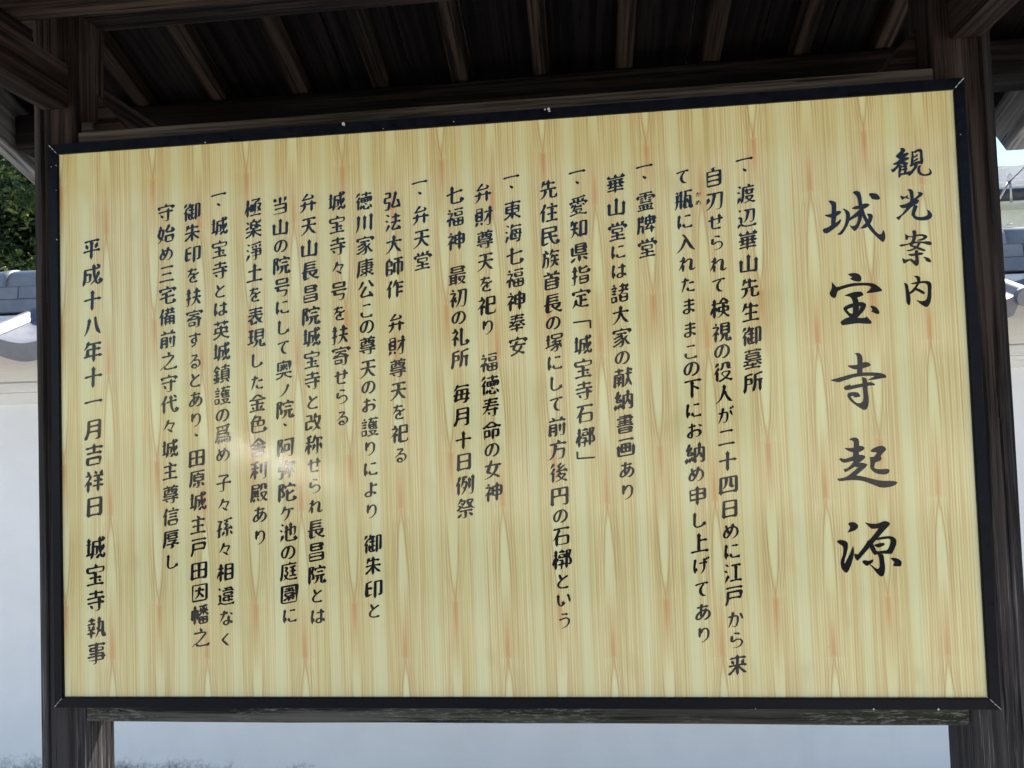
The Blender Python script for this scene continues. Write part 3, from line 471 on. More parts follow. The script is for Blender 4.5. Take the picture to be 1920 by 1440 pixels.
 "奥": "367,570 344,617|914,-23 883,-39 844,-31 703,21 586,109 555,180 495,201|297,492 688,492|94,203 906,203|195,312 195,703 211,719 797,716 805,312|648,617 625,570|586,414 695,352|484,797 477,727|492,633 492,359|281,344 328,352 477,482|94,-39 320,26 430,117 451,180 495,201",
 "女": "852,-16 525,164|117,-23 258,8 391,60 497,143 635,305 695,461 703,547|102,555 898,555|445,797 253,297 273,271 477,180|525,164 484,172 525,164",
 "始": "922,430 826,602 766,664|367,78 109,320 172,578 203,797|648,805 604,695 505,539 529,482 547,461 586,461 836,477 867,492|78,602 328,602 344,586 336,453 289,258 195,70 94,-23|859,-8 562,-8 536,10 492,55 495,281 859,286 859,-8",
 "子": "94,352 906,352|188,734 688,734 719,656 505,508 495,-8 453,-39 344,-47 273,-16",
 "孫": "344,367 78,273|820,195 922,31|562,-39 633,-36 648,8 648,312|453,734 844,799 898,789|453,305 859,344|109,-39 180,-47 211,-23 219,500 320,719 305,734 109,734|375,8 492,188|906,281 812,445|703,523 562,516 536,560 531,586 622,688 625,750|508,320 531,375 625,453 648,508",
 "宅": "172,477 203,461 312,477 695,568 750,555|875,125 891,86 883,47 836,-21 586,-31 477,-8 453,47 453,492|117,562 117,680 133,695 867,695 883,680 883,570|102,234 898,320|438,820 469,812 495,781 516,703",
 "守": "492,797 516,688|430,-8 500,-39 602,-31 635,-8 641,547|94,414 898,414|117,562 117,664 133,680 859,680 875,664 875,562|344,141 234,281",
 "安": "469,805 500,695|102,414 891,414|125,562 125,672 141,688 852,688 867,672 867,562|148,-31 312,13 430,68 602,203 667,305 688,406|492,594 440,562 284,281 279,242 836,-8",
 "定": "250,328 242,250 190,102 94,-31|891,-31 578,-23 469,10 367,55 234,180|258,492 750,492|875,555 875,672 859,688 133,688 117,672 117,547|484,797 516,695|797,258 500,258|492,484 492,8",
 "宝": "891,-16 102,-16|773,258 219,258|742,109 664,164|492,797 523,688|492,477 492,-8|492,477 195,487 120,547 125,677 872,672 872,539 805,487 492,477",
 "家": "742,555 242,555|359,-31 453,-47 531,0 570,117 547,246|883,586 883,703 867,719 133,719 117,703 117,586|484,797 500,727|109,367 180,367 438,461|797,430 461,172 336,99 125,16 70,31|938,23 898,18 773,117 656,312|133,195 312,255 492,359|469,547 547,246",
 "寄": "781,578 219,578|906,336 94,336|109,617 109,711 125,727 867,727 891,703 891,617|492,805 508,734|594,-23 641,-47 711,-47 755,-23 773,336|156,422 188,404 203,369|203,369 219,404 320,427 422,484 479,560|773,336 781,383 766,406 500,505 479,560|219,55 539,57 544,203 219,208 219,55",
 "寺": "906,484 86,484|492,797 492,492|352,78 266,180 227,195|508,-23 633,-31 672,8 672,477|891,289 109,289|836,688 172,688",
 "寿": "469,797 398,500 339,352 250,211 102,86|375,148 461,47|883,258 375,258 320,289|148,719 859,719|188,570 820,570|914,422 86,422|727,336 716,-23 688,-39 586,-39",
 "尊": "898,695 102,695|922,156 78,156|500,-23 555,-47 633,-47 674,-23 680,266|367,31 281,94 273,148|312,789 344,703|695,805 664,703|281,453 383,500 406,586|406,688 406,586|188,375 180,297 195,281 805,281 820,297 812,375|812,375 188,375|812,375 820,562 797,586 188,583 188,375|578,586 578,523 602,482 812,469|578,586 578,688",
 "山": "852,-31 852,594|492,789 492,39|141,586 148,39 844,31",
 "崋": "844,766 844,672 828,656 172,656 156,672 156,766|898,70 102,70|492,-39 492,523|492,797 492,664|148,531 867,531|922,375 78,375|141,219 875,219|258,227 258,523|734,227 734,523",
 "川": "852,742 852,-39|516,47 516,703|86,-23 135,62 188,250 195,742",
 "師": "922,750 453,750|688,-47 688,742|234,797 211,727 109,641 109,-16|492,102 492,547 508,562 867,562 888,547 883,125 836,102 773,125|203,664 341,648 341,453 117,445|117,47 344,47 359,62 352,279 117,281",
 "幡": "844,703 802,617 594,492 469,375 438,359 375,367|914,555 453,555|227,-39 227,805|516,688 539,633 531,562|94,164 94,602 109,617 344,617 365,602 367,203 352,174 328,172|438,773 500,758 859,789|680,367 680,766|945,375 914,367 883,383 766,492 750,531 707,551|672,-16 672,266|492,133 867,133|672,266 487,266 484,31 547,-23 812,-23 875,31 872,266 672,266",
 "平": "297,445 227,609|94,305 906,305|492,-39 492,727|852,734 141,734|773,609 695,438",
 "年": "914,188 86,188|867,680 273,688|547,-39 547,672|297,797 214,625 109,500|844,461 258,458 250,195",
 "庭": "875,359 578,359|953,0 898,-31 609,-31 445,13 367,62 352,98|102,-70 86,-16 141,227 156,708 914,711|555,539 867,586|906,133 539,133|219,-31 289,16 401,188 438,289 435,344 391,352 344,422 409,523 411,562 266,570|273,234 352,98|547,797 562,719|719,141 711,547",
 "康": "227,23 547,141|906,719 164,716 148,297 109,55 78,-23 94,-70|281,312 812,312 828,328 828,445|289,578 805,578 828,555 828,445|859,227 711,133|531,805 555,656 555,0 544,-31 516,-47 406,-47|250,445 922,445|391,172 289,242|938,23 898,10 820,36 562,211",
 "弁": "328,445 310,227 268,117 180,23 117,-18 94,-16|484,812 445,797 305,672 250,617 234,570|680,-31 680,445|641,742 727,664 695,578 164,555|86,305 906,305",
 "弘": "664,750 594,414 500,109 562,39 836,70 859,86|898,-8 776,344 727,375|109,750 344,750 367,727 365,531 133,521 109,398 117,299 336,297 357,281 310,16 258,-31 148,-31 109,-8",
 "弥": "531,-16 633,-39 664,-23 680,23 680,664|523,406 471,219 430,133|859,547 891,625 883,669 523,680|94,758 281,758 305,734 302,547 117,539 102,523 104,320 281,312 305,289 273,8 227,-39 148,-39 94,-16|430,492 479,586 547,805|906,141 831,406 789,430",
 "当": "266,594 180,750 148,758|180,445 820,443 828,70 750,0 148,0|211,227 820,227|719,570 820,758|500,789 500,453",
 "役": "336,469 398,492 451,555 477,648 477,750 492,766 734,763 750,742 758,523 797,500 914,500|102,633 164,680 266,797|945,-16 883,-39 852,-31 615,87|70,305 224,484 281,578|211,-39 203,414|281,-16 344,-36 531,36 695,148 802,281 812,344 797,359 492,359 443,273 578,109|615,87 586,102 615,87",
 "後": "258,805 86,625|344,-39 555,36 727,156 792,234 802,281 789,289 555,289 531,305|805,531 906,383|211,-47 211,406 195,430|86,352 221,500 281,594|359,422 836,453|906,-39 727,29 555,156 469,250|789,703 484,492 453,438|336,188 383,201 547,359 555,383 541,403|617,805 477,680 500,602 570,602 594,586|541,403 523,398 541,403",
 "御": "70,633 211,797|391,797 375,695|344,328 344,86 383,42 406,26 641,62|719,-47 721,719 883,727 906,703 906,156 891,112 852,102 820,117|609,695 375,695|180,-39 180,406 164,430|617,281 500,281|70,352 182,492 229,586 312,596 375,695|609,477 320,477|492,688 492,47",
 "徳": "250,797 227,758 78,625|508,148 508,16 531,-29 719,-39 760,-8 766,39|86,367 193,469 281,594|898,695 359,695|328,0 370,78 383,148|562,242 680,180|211,-47 211,414 195,438|930,-8 844,141|625,797 625,539|719,328 719,523|547,523 547,328|719,328 398,323 383,344 385,523 875,529 880,328 719,328",
 "愛": "148,336 229,414 234,469|852,789 773,805 555,773 164,750|656,383 625,344 414,328|70,-31 133,-47 469,16 609,13 867,-47 938,-16|117,469 117,555 133,570 867,570 883,555 883,469|773,711 721,633 711,578|359,445 359,391 242,167 125,109|547,469 469,516 453,547 469,570|734,461 812,383|461,758 497,656 469,570|453,47 438,78 305,188|547,47 672,156 680,211 391,219 367,234|289,578 289,633 242,750",
 "成": "86,-23 125,70 164,258 167,625 781,633 849,711 727,789|906,164 922,117 914,47 867,-26 805,-26 716,62 617,367 578,797|836,469 740,258 602,94 461,-23|250,125 289,102 367,102 401,133 422,242 422,414 406,430 172,430",
 "戸": "102,742 891,742|820,227 820,539 805,560 211,560 188,195 135,39 94,-23|812,281 203,281",
 "所": "453,766 172,719 135,695 133,250 78,-8 86,-55|805,-39 805,453|461,-23 503,39 570,297 573,695 609,719 859,773 922,766|914,461 578,461|141,328 391,328 406,344 398,547 141,555",
 "扶": "867,609 484,609|94,602 328,602|86,-16 164,-39 203,-23 219,23 219,797|86,289 336,352|398,-23 531,86 615,242 664,477 664,797|906,-16 797,78 651,328|438,352 898,352",
 "指": "86,-23 164,-47 203,-31 219,8 219,797|78,281 344,359|336,602 78,602|898,617 914,578 901,516 844,477 547,477 508,490 477,539 477,797|859,727 812,734 633,680 484,656|484,164 867,164|484,-8 805,-8 831,10 875,55 872,312 484,318 484,-8",
 "改": "906,617 586,625|906,-16 766,94 654,281 583,484 555,516|109,734 383,732 391,453|477,-31 633,94 760,273 820,461 844,609|617,797 555,516|430,180 391,138 234,76 148,55 125,70 128,438 391,453|555,516 477,417 422,424 391,453",
 "方": "539,-31 688,-31 740,16 781,203 786,391 367,398|47,-23 125,-16 234,78 276,141 344,312 383,625|492,797 529,727 523,676|102,633 891,633",
 "族": "922,-16 867,0 755,141 703,312 703,461|180,805 260,727 258,648|484,258 906,258|203,-8 289,-31 339,8 359,125 367,406 344,430 188,430|78,641 383,641|94,-8 164,211 188,633|875,469 586,477|602,562 536,430 484,375|914,672 555,680|453,555 529,672 578,797|477,-31 555,16 625,86 703,229",
 "日": "211,-23 211,719 227,734 786,727 789,-23|219,391 781,391|219,31 781,31",
 "昌": "836,164 164,164|750,617 242,617|164,0 773,0 844,62 841,312 820,328 164,326 164,0|750,617 758,484 742,469 258,469 234,492 234,750 250,766 742,766 758,750 750,617",
 "書": "188,742 758,742 781,719 781,633|492,797 492,312|906,633 86,633|852,414 148,414|86,305 906,305|180,523 766,523 781,539 781,633|781,86 227,86|781,86 789,23 734,-23 273,-23 219,23 219,188 234,203 766,203 789,180 781,86",
 "最": "914,422 86,422|430,-47 430,414|539,297 844,297 859,281 854,242 781,125 656,21 547,-31|86,8 477,55|906,-31 828,-5 715,76|715,76 688,102 715,76|422,297 188,297|781,656 789,555 773,539 227,539 211,555 219,656|781,656 219,656|781,656 789,758 766,781 227,781 211,766 219,656|180,31 180,414|188,172 422,172|586,289 615,195 680,109",
 "月": "86,-23 182,125 242,352 245,742 758,750 781,727 773,8 734,-31 594,-39|250,508 773,508|773,266 234,273",
 "朱": "281,773 164,531|492,-39 492,797|102,31 289,164 453,336 499,357|898,383 94,383|820,633 242,641|898,47 711,172 547,344 499,357",
 "来": "492,-39 492,797|672,430 703,445 773,578|211,586 240,578 305,453|148,680 859,680|78,23 109,21 242,109 445,320 496,336|94,359 898,359|922,23 875,29 734,125 555,320 496,336",
 "東": "492,-39 492,797|102,711 898,711|914,-8 859,-3 688,102 562,234|70,-8 117,-10 250,60 359,141 430,219 467,234|467,234 430,242 467,234|467,234 812,253 812,552 195,552 190,258 422,250|195,406 812,406",
 "検": "945,-23 906,-31 805,23 654,203|344,250 339,320 297,391 215,422|70,133 76,188 161,383 215,422|227,797 227,-47|86,594 812,570 859,617|383,-39 453,-18 555,47 620,133 656,273 656,562|930,586 805,672 664,799 633,794 477,617|656,414 875,411 880,227 445,221 445,411 656,414",
 "極": "875,758 383,758|742,406 891,156|719,547 867,547 883,531 849,391 734,172|328,0 914,0|195,-39 195,375 180,398|62,141 65,203 195,531 195,797|289,336 266,422 195,469|367,180 375,536 490,531 492,250 477,234 375,234|273,617 86,617|508,94 578,102 602,125 615,594 766,690 789,750",
 "楽": "914,398 750,497 578,547 359,547|266,492 86,391|914,0 875,-3 742,60 602,164 576,203 495,219|86,-16 258,60 359,133 417,203 495,219|742,625 875,750|117,734 234,633|906,234 94,234|492,-31 492,375|539,828 422,703 354,695 354,391 641,385 648,520|484,711 646,695 648,520",
 "槨": "188,805 188,-47|62,141 62,203 135,406 180,449|391,-47 453,-47 474,-31 479,219 531,281 508,344 352,344|633,180 375,148 297,156|789,148 828,128 883,138 922,203 901,352 828,477 898,742 883,758 721,750 719,-39|86,609 258,609|344,719 617,719|477,797 492,727|273,344 258,422 227,451 180,449|367,570 375,464 607,469 609,586 594,607 383,609 367,570",
 "殿": "78,-23 65,8 102,117 125,305 128,766 461,771 477,750 477,617 461,602 133,602|469,398 203,398|266,109 211,-16|414,516 414,219|500,16 469,31 414,125|531,-31 617,5 708,83 807,203 859,320 865,367 852,375 648,375 630,357 602,305 680,156|922,500 831,516 812,758 633,766 617,750 609,578 547,469|922,-23 891,-26 836,5 718,109|492,211 195,211 125,227|273,516 273,219|718,109 688,148 718,109",
 "毎": "188,23 273,544 773,547 789,531 789,422 766,156 729,-8 672,-55 562,-55|78,320 914,320|867,703 281,711|117,539 211,641 305,797|898,86 203,94|477,94 523,539",
 "民": "859,133 880,94 875,39 857,-8 828,-26 734,-13 648,55 565,195 508,383 492,523|859,312 156,312|438,55 219,-8 151,-8 151,742 786,742 781,534 156,531",
 "江": "273,703 148,781|414,703 859,703|133,-8 268,234 266,273|914,23 359,23|94,508 219,445|633,31 633,695",
 "池": "906,125 904,8 844,-31 500,-31 456,-8 430,102 430,695|648,188 648,797|133,-8 266,250|328,406 766,581 875,599 883,406 865,250 820,219 734,242|211,445 94,508|273,719 148,781",
 "法": "281,711 148,789|375,383 891,383|219,445 94,516|766,188 891,-31|133,-8 268,227 266,273|422,633 852,633|633,797 633,461 581,289 466,94 516,16 828,55",
 "海": "258,719 148,781|461,797 352,562|898,94 398,96 391,172 438,508 453,523 849,516 828,94|898,695 445,703|195,430 86,492|648,172 581,250 578,312|320,320 922,320|648,-39 703,-47 789,-23 828,94|133,-39 125,0 219,250|602,516 604,461 669,398 672,328",
 "淨": "609,586 586,664|109,-23 107,0 234,242|484,-39 578,-31 602,-8 609,484|789,594 828,688|914,344 320,344|133,781 250,711|375,180 828,180 844,195 836,490 383,492|859,781 797,797 477,742 344,742|375,648 422,578|86,508 195,445",
 "渡": "914,703 370,695 359,281 320,78 281,-16|445,531 906,531|70,508 117,510 203,461|125,773 172,768 250,703|602,820 651,781 664,711|102,-8 219,242|953,-16 883,-31 758,13 578,148 539,250|469,258 820,258 836,242 828,211 766,125 594,13 438,-39 391,-16|805,602 797,378 570,375 547,398 547,609",
 "爲": "242,625 203,680|492,648 445,695|461,-8 445,109|797,719 758,695 695,609 695,398|609,16 570,125|688,148 742,62|133,742 531,758 797,797 844,781|102,0 167,117 219,297 234,544 695,547|258,-31 312,109|711,-23 750,-39 820,-39 844,-23 883,172 727,234 211,234|789,242 794,383 695,398|695,398 234,391",
 "牌": "133,773 125,227 78,-39|766,-47 766,289|367,531 141,531|922,156 430,156|453,242 500,245 547,273 645,383|297,797 297,539|656,805 646,773 680,648 680,526 672,438 645,383|328,-47 326,305 305,320 133,320|883,547 477,547|883,547 883,385 471,391 477,708 883,708 883,547",
 "献": "594,531 906,531|297,0 297,234 375,453|414,-39 469,-36 492,-8 492,516 477,531 104,523 102,-39|508,695 86,695|211,461 250,375|734,797 734,383 906,-39|188,305 398,305|898,641 836,750|297,797 297,539|414,164 180,164|594,-23 667,125 708,289 742,320",
 "現": "344,469 94,469|86,750 359,750|336,-39 414,-10 508,70 539,133 562,266|367,203 94,125 47,141|938,55 924,-16 906,-34 805,-47 750,-23 734,55 734,266|562,266 477,289 479,750 867,755 872,281 562,266|484,438 867,438|234,180 227,742|484,602 867,602",
 "瓶": "164,773 188,703|930,94 922,-16 859,-31 820,8 818,523 586,539|86,328 453,328|680,398 664,367 719,195|734,23 609,-3 547,62 594,742|94,-23 172,180 188,594|359,-39 359,531 344,672 391,789|898,750 500,750|430,602 102,602",
 "生": "500,797 500,-8|86,453 151,516 263,773 305,805|859,609 219,617|211,312 820,312|906,-16 102,-16",
 "田": "133,-39 133,719 148,734 865,727 867,-31|141,23 859,23|492,31 492,727|141,383 859,383",
 "申": "492,-39 492,797|148,172 148,656 164,672 844,669 852,289 781,227 156,227|156,453 844,453",
 "画": "867,742 125,742|875,492 875,70 805,8 133,10 125,484|492,180 492,547|297,367 695,367|492,180 292,180 292,547 695,552 701,180 492,180",
 "相": "250,797 250,-47|391,586 94,586|391,273 328,375 246,426|70,133 73,180 185,406 219,432 246,426|508,-39 516,740 880,734 883,86 812,23 516,23|516,508 875,508|875,266 516,266",
 "県": "492,-39 492,234|898,242 141,245 133,648|891,8 719,130 656,133|312,133 281,130 109,-3 70,-8|758,508 320,508|758,641 320,641|758,508 766,391 750,375 320,378 315,766 750,771 766,750 758,508",
 "知": "94,539 180,797|469,398 78,398|461,16 461,70 430,117 320,234 273,258|867,0 865,711 602,719 586,703 586,-16|117,8 164,47 221,133 271,279 289,664|445,672 164,680|859,62 594,62",
 "石": "891,727 102,727|109,234 180,297 292,461 378,641 391,719|281,-47 273,375|289,23 758,23 836,94 836,367 812,391 297,391 273,375",
 "礼": "109,633 289,641|430,203 422,273 320,375 266,387|594,789 604,16 664,-23 867,-10 904,23 914,78 898,180|242,797 307,677 375,625 375,586 299,461 180,336 102,281|266,-47 266,387",
 "祀": "62,266 273,461 344,578 349,625 286,677 227,789|383,289 312,367 242,387|242,-47 242,387|867,344 859,727 508,732 508,39 523,8 570,-16 852,-16 904,23 917,86 906,141|86,633 266,641|859,398 508,398",
 "神": "258,719 211,789|70,250 266,469 333,609 312,633 86,633|672,797 672,-47|359,273 297,359 223,379|227,-47 223,379|883,438 469,438|672,648 464,641 461,297 531,234 820,234 891,297 888,633 867,648 672,648",
 "祥": "875,398 469,398|898,602 453,602|844,789 781,609|70,234 86,273 242,453 307,562 318,609 247,682 188,789 156,805|219,-39 219,371|914,195 430,195|94,633 227,641|680,-39 680,594|531,789 578,688|344,258 341,289 289,352 219,371",
 "祭": "117,508 172,505 367,414 648,414 695,453 703,496|961,352 898,341 773,419 638,570 583,672 633,742 828,740 823,680 711,539 703,496|180,258 828,258|62,336 94,328 141,349 273,451|109,602 188,672 273,805 312,828|664,141 703,133 852,0|109,8 180,39 312,148|258,609 273,615 359,559|344,-23 398,-47 453,-47 497,-16 500,250|258,750 281,734 451,727 417,625 310,477 273,451",
 "福": "898,758 445,758|227,-39 227,320 211,344|62,234 156,320 211,344|94,617 333,609 323,539 211,344|180,797 227,703|891,164 453,164|664,0 664,320|250,391 367,299 438,297|438,297 445,55 516,-8 828,-8 898,55 891,326 461,328 438,297|531,625 500,609 508,456 849,461 844,622 531,625",
 "称": "86,516 359,516 406,492 445,495 510,617 557,789 594,820|375,773 344,786 117,734|859,547 891,625 883,669 539,680|586,-39 664,-34 688,8 688,664|445,133 516,312 531,406|367,281 305,375 234,395|242,-47 234,742|836,406 906,141|70,117 73,164 177,352 234,395",
 "納": "320,648 143,367 180,297 289,312 339,383 320,430|719,-8 773,-39 828,-39 867,-23 883,16 880,570 859,586 492,586 477,570 477,-47|234,797 102,531 109,510 227,508|102,164 70,-16|219,156 234,16|367,55 328,188 344,219|688,797 672,461 635,336 562,188 484,180|875,172 799,188 714,359 664,398",
 "自": "531,828 479,789 453,672|203,227 805,227|203,445 805,445|203,8 742,8 792,47 812,70 805,661 198,656 203,8",
 "舎": "133,352 867,352|62,523 94,516 172,552 305,641 492,805 531,789 688,648 906,523|281,516 719,516 789,578|492,602 492,359|758,-16 312,-16 242,47 245,203 758,208 758,-16",
 "色": "94,500 242,625 359,773 367,805|898,148 914,86 896,23 844,-18 797,-31 320,-31 250,-10 214,31 203,117 203,535|211,281 750,281 820,344 820,508 805,523 227,523 203,535|352,727 630,711 620,656 508,453 508,289",
 "英": "70,-31 156,-23 320,44 430,133 464,211 497,229|94,242 898,242|312,797 312,617|492,586 497,229|891,711 102,711|672,797 672,617|953,-16 891,-39 695,36 586,125 539,211 497,229|195,250 195,461 211,477 797,474 805,250",
 "表": "102,414 898,414|492,797 492,484 576,281 750,86 859,21 938,16|141,719 859,719|820,562 188,562|102,172 294,266 383,328 427,391 487,411|852,297 680,172|578,94 547,60 297,-5 289,234",
 "視": "375,281 297,367 234,379|219,789 258,727|234,-47 234,379|86,633 328,633 346,609 331,555 266,453 70,266|398,-39 469,-8 549,78 578,148 594,273|859,602 516,602|859,445 516,445|930,62 930,16 898,-36 805,-47 760,-23 750,273|594,273 865,289 859,755 510,750 508,297 594,273",
 "諸": "78,633 352,633|109,508 320,508|320,375 109,375|227,727 193,797 172,805|914,492 430,492|633,797 630,464 578,380 430,281|891,742 771,562 750,500|469,688 750,688 820,645|586,344 609,328 857,320 859,55 789,-8 609,-8 539,55 531,312|852,164 547,164|117,8 326,16 320,232 112,227 117,8",
 "護": "78,633 359,633|328,508 109,508|414,469 562,680 570,805|203,797 242,727|875,469 516,469 492,488|453,180 828,177 812,117 750,70 727,31|430,742 922,742|914,281 555,281 531,297 492,393 492,488|391,-23 469,-39 659,0 773,-5 891,-39 961,-23|688,641 711,289|891,570 508,578|328,375 109,375|875,375 500,375|789,797 789,742|547,172 562,117 633,62 648,31|117,8 326,16 320,232 112,227 117,8",
 "財": "625,-16 680,-47 734,-47 773,-31 797,16 797,797|94,-31 180,109 219,133|359,102 414,8|508,570 922,570|500,133 617,258 729,453 781,477|133,578 391,578|391,391 133,391|133,578 128,211 391,206 396,758 133,763 133,578",
 "辺": "86,-62 102,8 156,62 227,94|195,711 117,773|367,172 445,242 503,352 555,570 562,719|375,727 849,719 844,336 815,195 750,148 688,148 641,180|86,414 203,414 224,398 227,94|953,23 914,-10 867,-23 547,-31 367,5 227,94",
 "違": "898,289 344,289|945,16 891,-23 523,-31 391,-8 211,70|383,734 766,734 789,711 789,625|672,70 672,383|914,617 312,617|94,422 208,414 211,70|94,0 211,70|195,680 125,758 94,766|883,148 406,148 391,164 406,281|523,625 547,738|672,383 422,393 406,414 409,508 805,513 820,492 812,398 672,383",
 "金": "891,-16 102,-16|78,508 172,534 297,508 711,508 844,529 898,508 922,516|305,86 258,188|148,297 844,297|672,70 750,203|242,555 258,583 438,719 578,703 773,562|492,-8 492,500",
 "鎮": "359,375 94,375|125,133 109,258|438,-23 609,70|383,633 227,758|320,125 344,266|719,828 680,789 648,602|922,141 445,141|234,805 227,758|367,55 86,0|906,711 469,711|62,555 227,758|906,-31 789,55 781,133|328,547 148,547 102,586|859,148 859,578 844,594 503,586 500,148|227,31 227,539|852,258 508,258|508,367 852,367|852,477 508,477",
 "長": "523,47 312,-8 250,55 268,758 812,766|914,320 86,320|961,-8 883,-23 703,55 547,195 513,250 500,312|883,242 812,221 656,109|781,617 273,617|781,469 273,469",
 "阿": "109,-47 112,758 281,766 310,750 242,508 320,344 320,250 297,206 227,188|414,734 922,734|445,156 453,521 661,516 664,242 648,227 453,227|648,-39 773,-47 812,-36 836,-8 844,727",
 "陀": "891,133 906,94 898,23 852,-29 586,-31 555,-16 531,23 523,102 523,484|906,547 906,633 883,656 438,656 422,641 422,547|867,398 836,406 641,310 531,289|117,-39 120,758 305,766 328,742 250,508 336,359 336,242 305,203 266,188 203,211|609,805 641,797 661,758 656,664",
 "院": "367,-23 438,8 510,86 539,156 562,312|609,820 654,781 672,688|500,500 836,500|914,570 914,664 898,680 438,680 422,664 422,570|914,320 422,320|109,-39 112,758 281,766 310,750 242,508 312,367 320,266 289,203 234,188|922,78 930,31 898,-29 789,-39 750,-16 742,312",
 "霊": "797,438 617,438|797,141 742,47|109,508 109,633 125,648 867,648 891,625 891,508|102,-31 898,-31|781,539 617,539|180,148 227,117 258,55|211,438 383,438|867,211 141,211|211,336 781,336|828,766 172,766|219,539 383,539|492,438 492,758|406,-23 406,203|594,-23 594,203",
 "首": "86,664 906,664|258,812 333,742 328,672|773,820 721,797 682,742 664,672|781,336 211,336|211,180 781,180|477,508 492,656|781,336 789,62 727,8 266,8 203,62 211,497 773,500 789,484 781,336",
}
